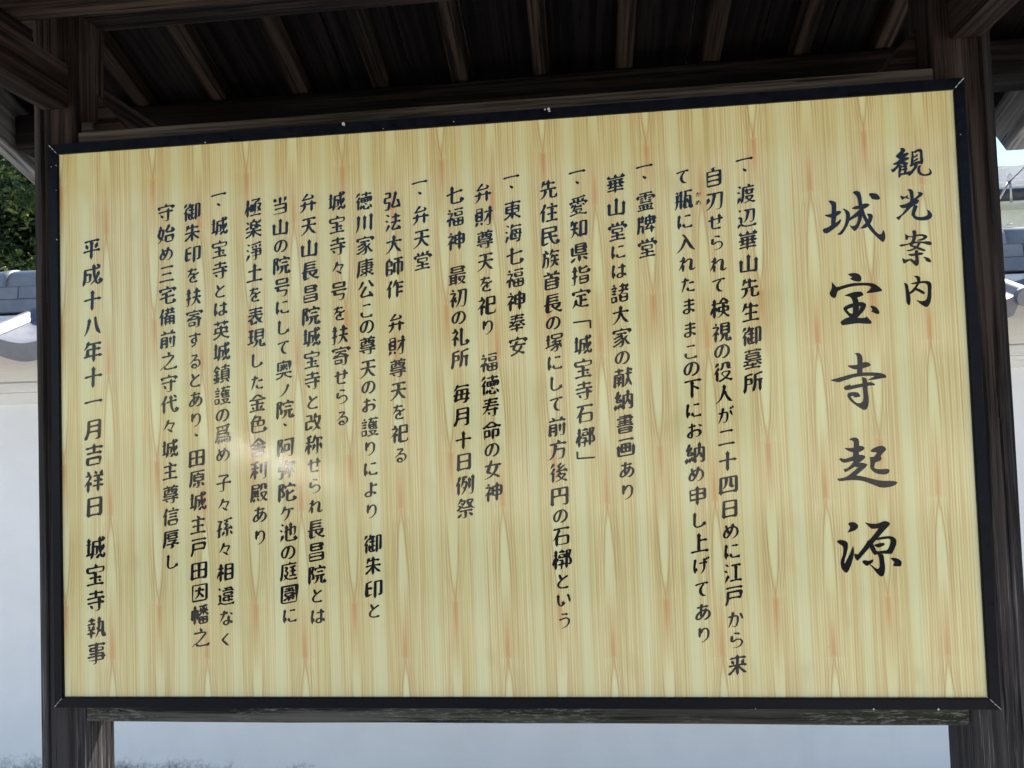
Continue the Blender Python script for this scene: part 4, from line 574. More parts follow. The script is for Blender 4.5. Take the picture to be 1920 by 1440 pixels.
# the columns of text: characters, (x, z) of each on the board in tenths of a millimetre, size in metres
COLUMNS = [
 ("一、渡辺崋山先生御墓所", [(4874,4366),(4873,4177),(4871,3731),(4868,3295),(4866,2870),(4863,2437),(4861,1994),(4858,1553),(4856,1113),(4854,693),(4851,264)], 0.0385),
 ("自刃せられて検視の役人が二十四日めに江戸から来", [(4307,4075),(4309,3647),(4310,3249),(4311,2863),(4312,2457),(4313,2072),(4315,1648),(4316,1206),(4317,862),(4318,480),(4319,70),(4321,-320),(4322,-718),(4323,-1155),(4324,-1581),(4326,-2015),(4327,-2420),(4328,-2776),(4329,-3169),(4330,-3580),(4331,-4001),(4333,-4372),(4334,-4819)], 0.0385),
 ("て瓶に入れたままこの下にお納め申し上げてあり", [(3747,4122),(3748,3692),(3749,3293),(3750,2895),(3750,2497),(3751,2111),(3752,1715),(3753,1281),(3754,877),(3754,562),(3755,189),(3756,-202),(3756,-573),(3757,-988),(3758,-1372),(3759,-1770),(3760,-2196),(3760,-2621),(3761,-3035),(3762,-3458),(3763,-3871),(3764,-4273)], 0.0385),
 ("一、霊牌堂", [(3053,4359),(3051,4158),(3049,3706),(3046,3275),(3043,2835)], 0.0385),
 ("崋山堂には諸大家の献納書画あり", [(2508,4073),(2508,3629),(2507,3177),(2507,2795),(2506,2435),(2506,2015),(2505,1611),(2505,1189),(2504,821),(2504,445),(2503,30),(2503,-414),(2502,-847),(2502,-1259),(2501,-1661)], 0.0385),
 ("一、愛知県指定「城宝寺石槨」", [(1802,4337),(1801,4143),(1798,3703),(1795,3269),(1792,2820),(1789,2393),(1785,1961),(1782,1411),(1779,1081),(1776,648),(1773,226),(1770,-201),(1767,-633),(1765,-972)], 0.0385),
 ("先住民族首長の塚にして前方後円の石槨という", [(1249,4047),(1249,3605),(1249,3169),(1249,2734),(1249,2311),(1249,1888),(1249,1526),(1249,1145),(1249,775),(1249,395),(1249,-4),(1249,-421),(1249,-848),(1249,-1274),(1249,-1708),(1249,-2073),(1249,-2456),(1249,-2878),(1249,-3270),(1249,-3612),(1249,-4002)], 0.0385),
 ("一、東海七福神奉安", [(557,4322),(558,4138),(559,3699),(561,3260),(562,2823),(564,2397),(565,1966),(566,1548),(568,1115)], 0.0385),
 ("弁財尊天を祀り福徳寿命の女神", [(11,4055),(11,3609),(12,3170),(12,2742),(12,2324),(12,1912),(13,1498),(13,826),(13,403),(14,-14),(14,-450),(14,-810),(14,-1180),(14,-1608)], 0.0385),
 ("七福神最初の礼所毎月十日例祭", [(-544,4054),(-542,3622),(-540,3171),(-538,2506),(-536,2078),(-535,1711),(-534,1335),(-532,920),(-530,263),(-528,-171),(-526,-623),(-525,-1025),(-523,-1465),(-522,-1894)], 0.0385),
 ("一、弁天堂", [(-1211,4335),(-1210,4133),(-1207,3704),(-1203,3254),(-1200,2828)], 0.0385),
 ("弘法大師作弁財尊天を祀る", [(-1752,4031),(-1751,3602),(-1750,3178),(-1749,2739),(-1749,2313),(-1747,1656),(-1746,1226),(-1745,797),(-1744,359),(-1744,-37),(-1743,-453),(-1742,-858)], 0.0385),
 ("徳川家康公この尊天のお護りにより御朱印と", [(-2317,4052),(-2318,3626),(-2319,3190),(-2320,2755),(-2321,2332),(-2322,1930),(-2323,1621),(-2324,1251),(-2325,806),(-2325,458),(-2326,116),(-2327,-312),(-2328,-719),(-2329,-1104),(-2330,-1489),(-2331,-1903),(-2332,-2524),(-2333,-2940),(-2334,-3381),(-2335,-3771)], 0.0385),
 ("城宝寺々号を扶寄せらる", [(-2857,4076),(-2857,3627),(-2857,3200),(-2857,2774),(-2857,2328),(-2857,1904),(-2856,1481),(-2856,1069),(-2856,668),(-2856,293),(-2856,-116)], 0.0385),
 ("弁天山長昌院城宝寺と改称せられ長昌院とは", [(-3422,4080),(-3423,3629),(-3424,3185),(-3425,2758),(-3426,2305),(-3427,1873),(-3428,1460),(-3429,1031),(-3430,619),(-3431,217),(-3432,-183),(-3433,-613),(-3434,-1002),(-3435,-1400),(-3436,-1792),(-3437,-2224),(-3438,-2660),(-3439,-3090),(-3440,-3478),(-3440,-3871)], 0.0385),
 ("当山の院号にして奥ノ院、阿弥陀ケ池の庭園に", [(-3993,4063),(-3993,3635),(-3993,3278),(-3993,2887),(-3993,2459),(-3992,2073),(-3992,1688),(-3992,1283),(-3992,858),(-3992,455),(-3992,83),(-3992,-215),(-3992,-647),(-3992,-1068),(-3992,-1508),(-3992,-1907),(-3992,-2273),(-3992,-2650),(-3992,-3015),(-3992,-3451),(-3992,-3856)], 0.0385),
 ("極楽淨土を表現した金色舎利殿あり", [(-4534,4054),(-4535,3643),(-4536,3190),(-4536,2770),(-4537,2351),(-4538,1922),(-4538,1494),(-4539,1067),(-4540,631),(-4540,237),(-4541,-176),(-4542,-641),(-4543,-1073),(-4543,-1505),(-4544,-1925),(-4545,-2354)], 0.0385),
 ("一、城宝寺とは英城鎮護の爲め子々孫々相違なく", [(-5237,4352),(-5238,4161),(-5239,3727),(-5240,3282),(-5242,2860),(-5243,2460),(-5244,2103),(-5245,1683),(-5247,1254),(-5248,815),(-5249,399),(-5250,24),(-5251,-350),(-5253,-743),(-5254,-1291),(-5256,-1724),(-5257,-2166),(-5258,-2577),(-5259,-3017),(-5261,-3466),(-5262,-3884),(-5263,-4301)], 0.0385),
 ("御朱印を扶寄するとあり、田原城主戸田因幡之", [(-5794,4052),(-5794,3632),(-5793,3207),(-5793,2795),(-5793,2361),(-5793,1929),(-5793,1519),(-5792,1099),(-5792,732),(-5792,346),(-5792,-51),(-5792,-353),(-5791,-800),(-5791,-1204),(-5791,-1645),(-5791,-2093),(-5791,-2526),(-5790,-2978),(-5790,-3404),(-5790,-3829),(-5790,-4262)], 0.0385),
 ("守始め三宅備前之守代々城主尊信厚し", [(-6337,4069),(-6337,3642),(-6338,3248),(-6338,2845),(-6339,2421),(-6340,1997),(-6340,1549),(-6341,1122),(-6341,681),(-6342,266),(-6343,-168),(-6343,-601),(-6344,-1034),(-6345,-1491),(-6345,-1926),(-6346,-2361),(-6346,-2784)], 0.0385),
 ("平成十八年十一月吉祥日城宝寺執事", [(-7908,3422),(-7909,2907),(-7910,2393),(-7912,1885),(-7913,1374),(-7914,859),(-7916,371),(-7917,-168),(-7919,-674),(-7920,-1200),(-7921,-1693),(-7923,-2508),(-7925,-3029),(-7926,-3533),(-7928,-4057),(-7929,-4553)], 0.0455),
 ("かめ", [(4014,3780),(4007,3626)], 0.0125),
]

# ------------------------------------------------------------------ ground
def sheet(name, x0, x1, y0, y1, z, mat, kind='structure', n=1):
    me = bpy.data.meshes.new(name); me.from_pydata([(x0, y0, 0), (x1, y0, 0), (x1, y1, 0), (x0, y1, 0)], [], [(0, 1, 2, 3)])
    return link(name, me, mat, None, Matrix.Translation((0, 0, z)), kind)
sheet("ground", -150, 150, -150, 150, 0.0, M_GRAVEL)
sheet("road", -60, 60, -8.5, -4.4, 0.004, M_ASPHALT)

# ------------------------------------------------------------------ the roofed stand of the notice board
SH = thing("notice_board_shelter", (0, 0.078, 0), "dark weathered timber stand with a small gabled roof carrying the big text board", "shelter")
PX0, PX1, PY0, PY1 = 0.8385, 0.9330, 0.030, 0.1215
for s in (-1, 1):
    x0, x1 = sorted((s * PX0, s * PX1))
    if s < 0: x0, x1 = -0.9390, -0.8362
    else: x0, x1 = 0.8405, 0.9480
    # the right post stands a little heavier and its outer face is cut back to lean
    # outline of the post seen from above: grooved, with a broad chamfer on the outer front corner
    o, i_ = (x0, x1) if s < 0 else (x1, x0)
    q = [(i_, PY0), (o + -s * 0.031, PY0), (o - s * 0.029, PY0 + 0.006), (o - s * 0.025, PY0 + 0.006), (o - s * 0.023, PY0 + 0.001), (o, PY0 + 0.012), (o, PY1), (i_, PY1)]
    bm = bmesh.new(); H = 2.36 + 0.05; rings = []
    for k in range(9):
        t = k / 8; j = 0.0008 if 0 < k < 8 else 0
        rings.append([bm.verts.new((-H / 2 + H * t, a - (x0 + x1) / 2 + random.uniform(-j, j), b - (PY0 + PY1) / 2 + random.uniform(-j, j))) for a, b in q])
    for A, B in zip(rings, rings[1:]):
        for k in range(len(q)): bm.faces.new((A[k], A[(k + 1) % len(q)], B[(k + 1) % len(q)], B[k]))
    bm.faces.new(rings[0]); bm.faces.new(rings[-1][::-1]); bmesh.ops.recalc_face_normals(bm, faces=bm.faces)
    bmesh.ops.bevel(bm, geom=[e for e in bm.edges if len(e.link_faces) == 2 and e.calc_face_angle(0) > 1.2], offset=0.0025, segments=1, affect='EDGES')
    mm = Matrix(((0, 1, 0, (x0 + x1) / 2), (0, 0, 1, (PY0 + PY1) / 2), (1, 0, 0, 1.155), (0, 0, 0, 1)))
    link("post", mesh_from(bm, "post"), M_POST, SH, mm)
# bearing arms through the posts
for s in (-1, 1):
    xa, xb = (-0.911, -0.852) if s < 0 else (0.868, 0.927)
    arm = box("bearing_arm", xa, xb, -0.46, PY0 - 0.001, 2.154, 2.245, M_WOOD, SH, axis='y')
    arm2 = box("bearing_arm", xa, xb, PY1 + 0.001, 0.66, 2.154, 2.245, M_WOOD, SH, axis='y')
    box("bearing_block", xa + 0.002, xb - 0.002, -0.175, -0.068, 2.2455, 2.2695, M_WOOD, SH, bev=0.002, axis='y')
    box("bearing_block", xa + 0.002, xb - 0.002, 0.480, 0.615, 2.2455, 2.2695, M_WOOD, SH, bev=0.002, axis='y')
# long members
box("tie_beam", -1.36, 1.36, 0.032, 0.124, 2.3615, 2.498, M_WOOD, SH, bev=0.004)
box("front_purlin", -1.36, 1.36, -0.158, -0.092, 2.2705, 2.432, M_WOOD, SH, bev=0.004)
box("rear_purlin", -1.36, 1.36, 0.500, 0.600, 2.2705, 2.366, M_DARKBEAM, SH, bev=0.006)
box("top_rail", -0.8355, 0.8395, 0.031, 0.100, 2.045, 2.1045, M_WOOD_GREY, SH, bev=0.002)
box("bottom_rail", -0.8355, 0.8395, 0.031, 0.100, 0.912, 0.975, M_WOOD_LOW, SH, bev=0.003, wob=0.0008)
box("wedge", -0.828, -0.803, 0.030, 0.060, 2.105, 2.124, M_WOOD_GREY, SH, bev=0.002)
# gussets under the tie of posts and rear arms
for s in (-1, 1):
    xs = -0.8355 if s < 0 else 0.8395
    pts = [(0, 0), (0.085, 0), (0, 0.105)]
    m = Matrix.Translation((xs, 0.112, 2.1055)) @ Matrix(((-s, 0, 0, 0), (0, 0, -1, 0), (0, 1, 0, 0), (0, 0, 0, 1)))
    poly_prism("gusset", pts, 0.018, M_WOOD, SH, m, bev=0.001)
# roof slopes: rafters, boards, covering
SL = math.tan(math.radians(20.7)); CS = math.cos(math.radians(20.7))
RZ = 2.370 + SL * (0.5 - 0.078)                        # underside of rafters at the ridge
def slope_matrix(side, x, s_mid, off):
    """frame on a roof slope; side +1 rear, -1 front; local X runs down the slope, local Z is away from it"""
    ang = math.radians(20.7)
    d = Vector((0, side * math.cos(ang), -math.sin(ang))); nrm = Vector((0, side * math.sin(ang), math.cos(ang)))
    l = nrm.cross(d)
    o = Vector((x, 0.078, RZ)) + d * s_mid + nrm * off
    return Matrix(((d.x, l.x, nrm.x, o.x), (d.y, l.y, nrm.y, o.y), (d.z, l.z, nrm.z, o.z), (0, 0, 0, 1)))
RX = [-0.982, -0.7674, -0.5422, -0.3246, -0.1118, 0.0983, 0.3124, 0.5299, 0.748, 0.9496]
RX = [-1.19] + RX + [1.17]
LEN_R, LEN_F = 0.80, 0.88
raf = {}
for side, LN in ((1, LEN_R), (-1, LEN_F)):
    raf[side] = box_mesh("rafter", LN - 0.02, 0.042, 0.046, bev=0.0035, wob=0.0005)
    raf[side].materials.append(M_RAFTER)
    for x in RX:
        jx = random.uniform(-0.004, 0.004)
        link("rafter", raf[side], None, SH, slope_matrix(side, x + jx, LN / 2 + 0.004, 0.0235))
    x = -1.365; k = 0
    while x < 1.36:
        w = min(random.choice((0.16, 0.18, 0.195, 0.21)), 1.365 - x)
        if w < 0.03: break
        me = box_mesh("roof_board", LN, w - 0.004, 0.012, bev=0.0015)
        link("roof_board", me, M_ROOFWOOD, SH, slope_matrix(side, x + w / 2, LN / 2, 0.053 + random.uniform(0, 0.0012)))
        x += w; k += 1
    box_m = box_mesh("roof_covering", LN + 0.05, 2.86, 0.05, bev=0.01)
    link("roof_covering", box_m, M_TILE_WARM, SH, slope_matrix(side, 0, LN / 2 + 0.025, 0.0615 + 0.026))
    for sx in (-1, 1):
        me = box_mesh("bargeboard", LN + 0.03, 0.050, 0.145, bev=0.004)
        # the tail of each bargeboard is cut plumb and nipped at the lower corner
        for v in me.vertices:
            if v.co.x > LN * 0.4 and v.co.z < 0: v.co.x -= 0.045
        link("bargeboard", me, M_BARGE, SH, slope_matrix(side, sx * 1.395, LN / 2 + 0.01, -0.014))
    me = box_mesh("fascia_strip", 0.022, 2.73, 0.05, bev=0.002)
    link("fascia_strip", me, M_WOOD_GREY, SH, slope_matrix(side, 0, LN - 0.003, 0.022) if False else slope_matrix(side, 0, LN + 0.0125, 0.034))
tube("ridge_cap", [(-1.44, 0.078, RZ + 0.125), (1.44, 0.078, RZ + 0.125)], 0.06, M_TILE_WARM, SH, seg=16)

# ------------------------------------------------------------------ the board
BZ = 1.511
SB = thing("information_board", (0, 0.0, BZ), "large pale wood-grain panel covered in vertical black Japanese writing, in a thin navy frame", "sign board")
# panel body: its front face at y = 0.005
box("panel", -0.860, 0.860, 0.005, 0.020, BZ - 0.541, BZ + 0.541, M_PANEL, SB, bev=0.0)
# four mitred frame rails, 19.5 mm face, front face at y = 0
W2, H2, FB = 0.8765, 0.5585, 0.0192
def frame_rail(a, b, inner_a, inner_b):
    """quad on the front plane between outer corners a,b and inner corners"""
    bm = bmesh.new()
    q = [a, b, inner_b, inner_a]
    F = [bm.verts.new((x, -0.0005, z)) for x, z in q]
    mid = [bm.verts.new((x, 0.0030, z)) for x, z in (inner_a, inner_b)]
    K = [bm.verts.new((x, 0.029, z)) for x, z in q]
    bm.faces.new(F); bm.faces.new(K[::-1])
    for i in range(4): bm.faces.new((F[i], K[i], K[(i + 1) % 4], F[(i + 1) % 4]))
    for v in mid: bm.verts.remove(v)
    bmesh.ops.recalc_face_normals(bm, faces=bm.faces)
    bmesh.ops.bevel(bm, geom=list(bm.edges), offset=0.0012, segments=2, affect='EDGES')
    dx = b[0] - a[0]; L = Vector((b[0] - a[0], 0, b[1] - a[1])).normalized()
    c = Vector(((a[0] + b[0]) / 2, 0, (a[1] + b[1]) / 2))
    Rm = Matrix(((L.x, 0, -L.z, c.x), (0, 1, 0, 0), (L.z, 0, L.x, c.z), (0, 0, 0, 1)))
    bm.transform(Rm.inverted())
    link("frame_rail", mesh_from(bm, "frame_rail"), M_FRAME, SB, Matrix.Translation((0, 0, BZ)) @ Rm)
g = 0.0004
TLo, TRo, BRo, BLo = (-0.8765, 0.5588), (0.8770, 0.5588), (0.8765, -0.5585), (-0.8790, -0.5585)
TLi, TRi, BRi, BLi = (-0.8575, 0.5385), (0.8585, 0.5388), (0.8570, -0.5390), (-0.8610, -0.5388)
frame_rail((TLo[0] + g, TLo[1]), (TRo[0] - g, TRo[1]), (TLi[0] + g, TLi[1]), (TRi[0] - g, TRi[1]))
frame_rail((BLo[0] + g, BLo[1]), (BRo[0] - g, BRo[1]), (BLi[0] + g, BLi[1]), (BRi[0] - g, BRi[1]))
frame_rail((TLo[0], TLo[1] - g), (BLo[0], BLo[1] + g), (TLi[0], TLi[1] - g), (BLi[0], BLi[1] + g))
frame_rail((TRo[0], TRo[1] - g), (BRo[0], BRo[1] + g), (TRi[0], TRi[1] - g), (BRi[0], BRi[1] + g))
# bare-metal chips and worn mitres in the paint of the frame
def chip(x, z, r, n=7, sx=1.0, rot=0.0, y=-0.0012):
    vs = []
    for k in range(n):
        t = 2 * math.pi * k / n; q = r * random.uniform(0.45, 1.1)
        a, b = q * math.cos(t) * sx, q * math.sin(t)
        vs.append((a * math.cos(rot) - b * math.sin(rot), 0, a * math.sin(rot) + b * math.cos(rot)))
    m = len(vs); vv = vs + [(v[0] * 0.8, -0.0006, v[2] * 0.8) for v in vs]
    fs = [tuple(range(m, 2 * m))] + [(i, (i + 1) % m, m + (i + 1) % m, m + i) for i in range(m)]
    me = bpy.data.meshes.new("paint_chip"); me.from_pydata(vv, [], fs)
    link("paint_chip", me, M_CHIP, SB, Matrix.Translation((x, y, BZ + z)))
for x, z, r in ((-0.2666, 0.5575, 0.0045), (-0.2640, 0.5535, 0.0022), (0.1246, 0.5562, 0.0022), (0.1315, 0.5560, 0.0042), (0.1330, 0.5520, 0.0024),
                (-0.5457, 0.5400, 0.0018), (-0.1876, 0.5412, 0.0010), (-0.0500, 0.5450, 0.0012), (0.6631, -0.5575, 0.0018), (0.7720, -0.5572, 0.0026),
                (-0.8600, 0.5150, 0.0014), (-0.8600, 0.4650, 0.0011), (-0.8604, 0.3650, 0.0014), (-0.8700, 0.5130, 0.0010), (0.8640, 0.4550, 0.0010), (0.4600, -0.5570, 0.0010)):
    chip(x, z, r)
for (a, b, w) in ((TRo, TRi, 0.0011), (BRo, BRi, 0.0008), (BLo, BLi, 0.0007), (TLo, TLi, 0.0009)):
    cx, cz = (a[0] + b[0]) / 2, (a[1] + b[1]) / 2
    L = math.hypot(a[0] - b[0], a[1] - b[1]); rot = math.atan2(a[1] - b[1], a[0] - b[0])
    for k in range(3):
        t = (k - 1) * L * 0.3
        chip(cx + t * math.cos(rot), cz + t * math.sin(rot), w, 8, L * 0.19 / w, rot)
for x, z in ((0.5949, -0.4476), (0.5935, -0.4510)): chip(x, z, 0.0016, 6, 0.5, 0.0, 0.0043)

# ------------------------------------------------------------------ the writing (flat print, a few hundredths of a millimetre proud)
def lerp(a, b, t): return a + (b - a) * t
def brush_ribbon(P, scale=1.0, seed=0):
    """P: polyline in em units -> list of (x,y,halfwidth) samples shaped like a brush stroke"""
    P=[tuple(p) for p in P]
    a,b=P[0],P[-1]
    dx,dy=b[0]-a[0],b[1]-a[1]
    closed=abs(dx)+abs(dy)<0.05
    if not closed:
        if abs(dx)>abs(dy)*1.15:
            if dx<0: P=P[::-1]
        elif dy>0: P=P[::-1]
    # resample with corner-aware smoothing
    n=len(P)
    seg=[]
    corner=[True]*n
    for i in range(1,n-1):
        ux,uy=P[i][0]-P[i-1][0],P[i][1]-P[i-1][1]; vx,vy=P[i+1][0]-P[i][0],P[i+1][1]-P[i][1]
        lu=math.hypot(ux,uy) or 1e-9; lv=math.hypot(vx,vy) or 1e-9
        c=(ux*vx+uy*vy)/lu/lv
        corner[i]=c<0.45
    pts=[]
    for i in range(n-1):
        p1,p2=P[i],P[i+1]
        p0=P[i-1] if i>0 and not corner[i] else (2*p1[0]-p2[0],2*p1[1]-p2[1])
        p3=P[i+2] if i+2<n and not corner[i+1] else (2*p2[0]-p1[0],2*p2[1]-p1[1])
        l=math.hypot(p2[0]-p1[0],p2[1]-p1[1]); k=max(1,int(l/0.035))
        for j in range(k):
            t=j/k
            f=lambda q0,q1,q2,q3: 0.5*((2*q1)+(-q0+q2)*t+(2*q0-5*q1+4*q2-q3)*t*t+(-q0+3*q1-3*q2+q3)*t**3)
            pts.append((f(p0[0],p1[0],p2[0],p3[0]),f(p0[1],p1[1],p2[1],p3[1])))
    pts.append(P[-1])
    if len(pts)<4:
        q=[]
        for i in range(len(pts)-1):
            for j in range(3): q.append((lerp(pts[i][0],pts[i+1][0],j/3),lerp(pts[i][1],pts[i+1][1],j/3)))
        pts=q+[pts[-1]]
    S=[0]
    for i in range(1,len(pts)): S.append(S[-1]+math.hypot(pts[i][0]-pts[i-1][0],pts[i][1]-pts[i-1][1]))
    T=S[-1] or 1e-6
    m=len(pts)
    def d_at(i):
        i0,i1=max(0,i-1),min(m-1,i+1); x,y=pts[i1][0]-pts[i0][0],pts[i1][1]-pts[i0][1]; l=math.hypot(x,y) or 1e-9
        return x/l,y/l
    i0=max(0,int(m*0.55)); ex,ey=pts[-1][0]-pts[i0][0],pts[-1][1]-pts[i0][1]; el=math.hypot(ex,ey) or 1e-9; ex/=el; ey/=el
    W=0.094*scale
    if T<0.2: kind='dot'
    elif ex>0.88: kind='heng'
    elif ex<-0.3: kind='pie'
    elif ex>0.42 and ey<-0.3: kind='na'
    else: kind='shu'
    out=[]
    bow=0.028*T if (kind=='heng' and m>2 and n<=3) else 0
    for i,(x,y) in enumerate(pts):
        t=S[i]/T; hx,hy=d_at(i)
        w=W*lerp(1.24,0.68,abs(hx)**1.5)
        s=S[i]; e=T-S[i]
        if kind=='dot': f=lerp(0.45,1.30,min(1,t/0.6)) if t<0.6 else lerp(1.30,0.55,(t-0.6)/0.4)
        else:
            f=1.0
            if s<W*1.1: f*=lerp(0.45,1.3,min(1,s/(W*0.5))) if s<W*0.5 else lerp(1.3,1.0,(s-W*0.5)/(W*0.6))
            if kind=='heng':
                if e<W*1.3: f*=lerp(1.0,1.75,min(1,(W*1.3-e)/(W*0.8)))
                if e<W*0.45: f*=lerp(0.35,1.0,e/(W*0.45))
            elif kind=='pie':
                if t>0.45: f*=lerp(1.0,0.24,((t-0.45)/0.55)**1.4)
            elif kind=='na':
                f*=lerp(0.66,1.5,min(1,t/0.78)) if t<0.78 else lerp(1.5,0.15,(t-0.78)/0.22)
            else:
                if e<W*0.8: f*=lerp(0.25,1.0,e/(W*0.8))
        if kind!='dot' and T>0.3: f*=1.0-0.16*math.sin(math.pi*t)
        y2=y+bow*math.sin(math.pi*t)
        out.append((x,y2,w*f*0.5))
    # extend ends slightly
    hx,hy=d_at(0); x,y,w=out[0]; out.insert(0,(x-hx*w*0.9-w*.3,y-hy*w*0.9+w*.35,w*0.25))
    hx,hy=d_at(m-1); x,y,w=out[-1]; k=1.2 if kind!='pie' else 2.0; out.append((x+hx*w*k,y+hy*w*k,w*0.25))
    return out

def lambda_tf(x, z, k):
    f = TF(x, z, k)
    class _T:
        size = k
        def __call__(s, a, b): return x + a * k, z + b * k
    return _T()

class Ink:
    """collects overlapping stroke outlines and merges them into one flat, non-overlapping sheet per character"""
    def __init__(s): s.v, s.f = [], []
    def poly(s, pts):
        a = sum(p[0] * q[1] - q[0] * p[1] for p, q in zip(pts, pts[1:] + pts[:1]))
        if abs(a) < 1e-9: return
        if a < 0: pts = pts[::-1]
        b = len(s.v); s.v += [Vector(p) * 100.0 for p in pts]; s.f.append(list(range(b, b + len(pts))))
    def ribbon(s, rb, tf):
        n = len(rb); P = [tf(x, z) for x, z, w in rb]; k = tf.size; L, R = [], []
        for i in range(n):
            a, b = P[max(0, i - 1)], P[min(n - 1, i + 1)]
            dx, dz = b[0] - a[0], b[1] - a[1]; l = math.hypot(dx, dz) or 1e-9
            w = rb[i][2] * k
            L.append((P[i][0] - dz / l * w, P[i][1] + dx / l * w)); R.append((P[i][0] + dz / l * w, P[i][1] - dx / l * w))
        for i in range(n - 1):
            s.poly([L[i], R[i], R[i + 1]]); s.poly([L[i], R[i + 1], L[i + 1]])
            s.poly([R[i], R[i + 1], L[i + 1]])
    def disc(s, x, z, rx, rz, rot=0.0, n=14):
        s.poly([(x + rx * math.cos(t) * math.cos(rot) - rz * math.sin(t) * math.sin(rot), z + rx * math.cos(t) * math.sin(rot) + rz * math.sin(t) * math.cos(rot)) for t in [2 * math.pi * k / n for k in range(n)]])
    def outline(s, pts):
        q = []; n = len(pts)
        for i in range(n):                                   # soften the corners a little
            a, b, c = pts[i - 1], pts[i], pts[(i + 1) % n]
            q.append((b[0] * 0.8 + a[0] * 0.2, b[1] * 0.8 + a[1] * 0.2)); q.append((b[0] * 0.8 + c[0] * 0.2, b[1] * 0.8 + c[1] * 0.2))
        s.poly(q)
    def build(s, name, label=None):
        for k in range(6):                                   # nudge the outlines if the merge fills a counter
            rr = random.Random(k); j = 0.002 * k
            vv = [Vector((p[0] + rr.uniform(-j, j), p[1] + rr.uniform(-j, j))) for p in s.v]
            v, e, f, ov, oe, of = delaunay_2d_cdt(vv, [], s.f, 1, 1e-6, True)
            keep = [t for t, o in zip(f, of) if len(o) > 0]
            area = 0.0
            for t in keep:
                a, b = v[t[0]], v[t[1]]
                for w in t[2:]: area += abs((b - a).cross(v[w] - a)) / 2; b = v[w]
            full = sum(abs((s.v[t[1]] - s.v[t[0]]).cross(s.v[t[2]] - s.v[t[0]])) / 2 for t in s.f) * 0.72 if len(s.f[0]) == 3 else 1e9
            if area <= full: break
        me = bpy.data.meshes.new(name)
        me.from_pydata([(p.x * 0.01, 0.0046, p.y * 0.01) for p in v], [], [tuple(t) for t in keep])
        bm = bmesh.new(); bm.from_mesh(me)
        bmesh.ops.delete(bm, geom=[w for w in bm.verts if not w.link_faces], context='VERTS')
        for q in bm.faces:
            q.normal_update()
            if q.normal.y > 0: q.normal_flip()
        bm.to_mesh(me); bm.free()
        link(name, me, M_INK, SB, Matrix.Translation((0, 0, BZ)), label=label)
class TF:
    def __init__(s, cx, cz, size): s.cx, s.cz, s.size = cx, cz, size
    def __call__(s, x, z):
        x2 = 0.5 + (x - 0.5) * 0.94 + 0.05 * (z - .4); z2 = z + 0.155 * (x - 0.5)
        return s.cx + (x2 - 0.5) * s.size, s.cz + (z2 - 0.375) * s.size
KANA = set("あいうおかがくげこしすせたてとなにのはまめよらりるれをケノ々")
for chars, pts, size in COLUMNS:
    for ch, (px, pz) in zip(chars, pts):
        ink = Ink()
        x, z = px * 1e-4, pz * 1e-4
        k = size
        if ch == '、': ink.disc(x, z, 0.0036, 0.0026, -0.5); ink.disc(x - 0.002, z + 0.0018, 0.002, 0.0014, -0.6); ink.build("punctuation_mark"); continue
        if ch == '「':
            ink.ribbon([(-0.42, 0.25, 0.04), (0.40, 0.32, 0.04), (0.44, 0.32, 0.04)], lambda_tf(x, z, k)); ink.ribbon([(0.41, 0.34, 0.045), (0.41, -0.06, 0.045)], lambda_tf(x, z, k)); ink.build("punctuation_mark"); continue
        if ch == '」':
            ink.ribbon([(-0.42, 0.20, 0.045), (-0.42, -0.14, 0.045)], lambda_tf(x, z, k)); ink.ribbon([(-0.44, -0.14, 0.04), (0.42, -0.10, 0.04)], lambda_tf(x, z, k)); ink.build("punctuation_mark"); continue
        if ch in KANA: k = size * 0.90
        elif size > 0.02: k = size * 1.04
        k *= random.uniform(0.97, 1.03)
        st = STROKES[ch].split('|'); n = len(st)
        sc = max(1.0, min(1.34, 1.46 - 0.024 * n))
        for s_ in st:
            P = [tuple(float(q) / 1000 for q in p.split(',')) for p in s_.split(' ')]
            if len(P) < 2: continue
            ink.ribbon(brush_ribbon(P, sc), TF(x, z, k))
        ink.build("printed_character", None)
for ch, polys in TITLE.items():
    ink = Ink()
    for p in polys: ink.outline([(a * 1e-4, b * 1e-4) for a, b in p])
    ink.build("heading_character")

# ------------------------------------------------------------------ the wall behind
WA = math.atan(0.056)
WROOT = Vector((0, 1.78, 0))
WM = Matrix.Translation(WROOT) @ Matrix.Rotation(WA, 4, 'Z')
WALL = thing("plastered_wall", WROOT, "long white plastered temple wall with a grey tiled coping, running behind the board", "wall", rotz=WA)
XA, XB = -4.6, 5.2
box("wall_body", XA, XB, -0.085, 0.085, -0.05, 1.70, M_PLASTER, WALL, bev=0.0, frame=Matrix.Translation((0,0,0)) @ WM)
box("cornice_band", XA, XB, -0.110, 0.110, 1.6985, 1.985, M_BAND, WALL, bev=0.004, frame=WM)
box("cornice_lip", XA, XB, -0.118, 0.118, 1.655, 1.6975, M_BAND, WALL, bev=0.004, frame=WM)
box("bed_moulding", XA, XB, -0.098, 0.098, 1.605, 1.6545, M_BAND, WALL, bev=0.003, frame=WM)
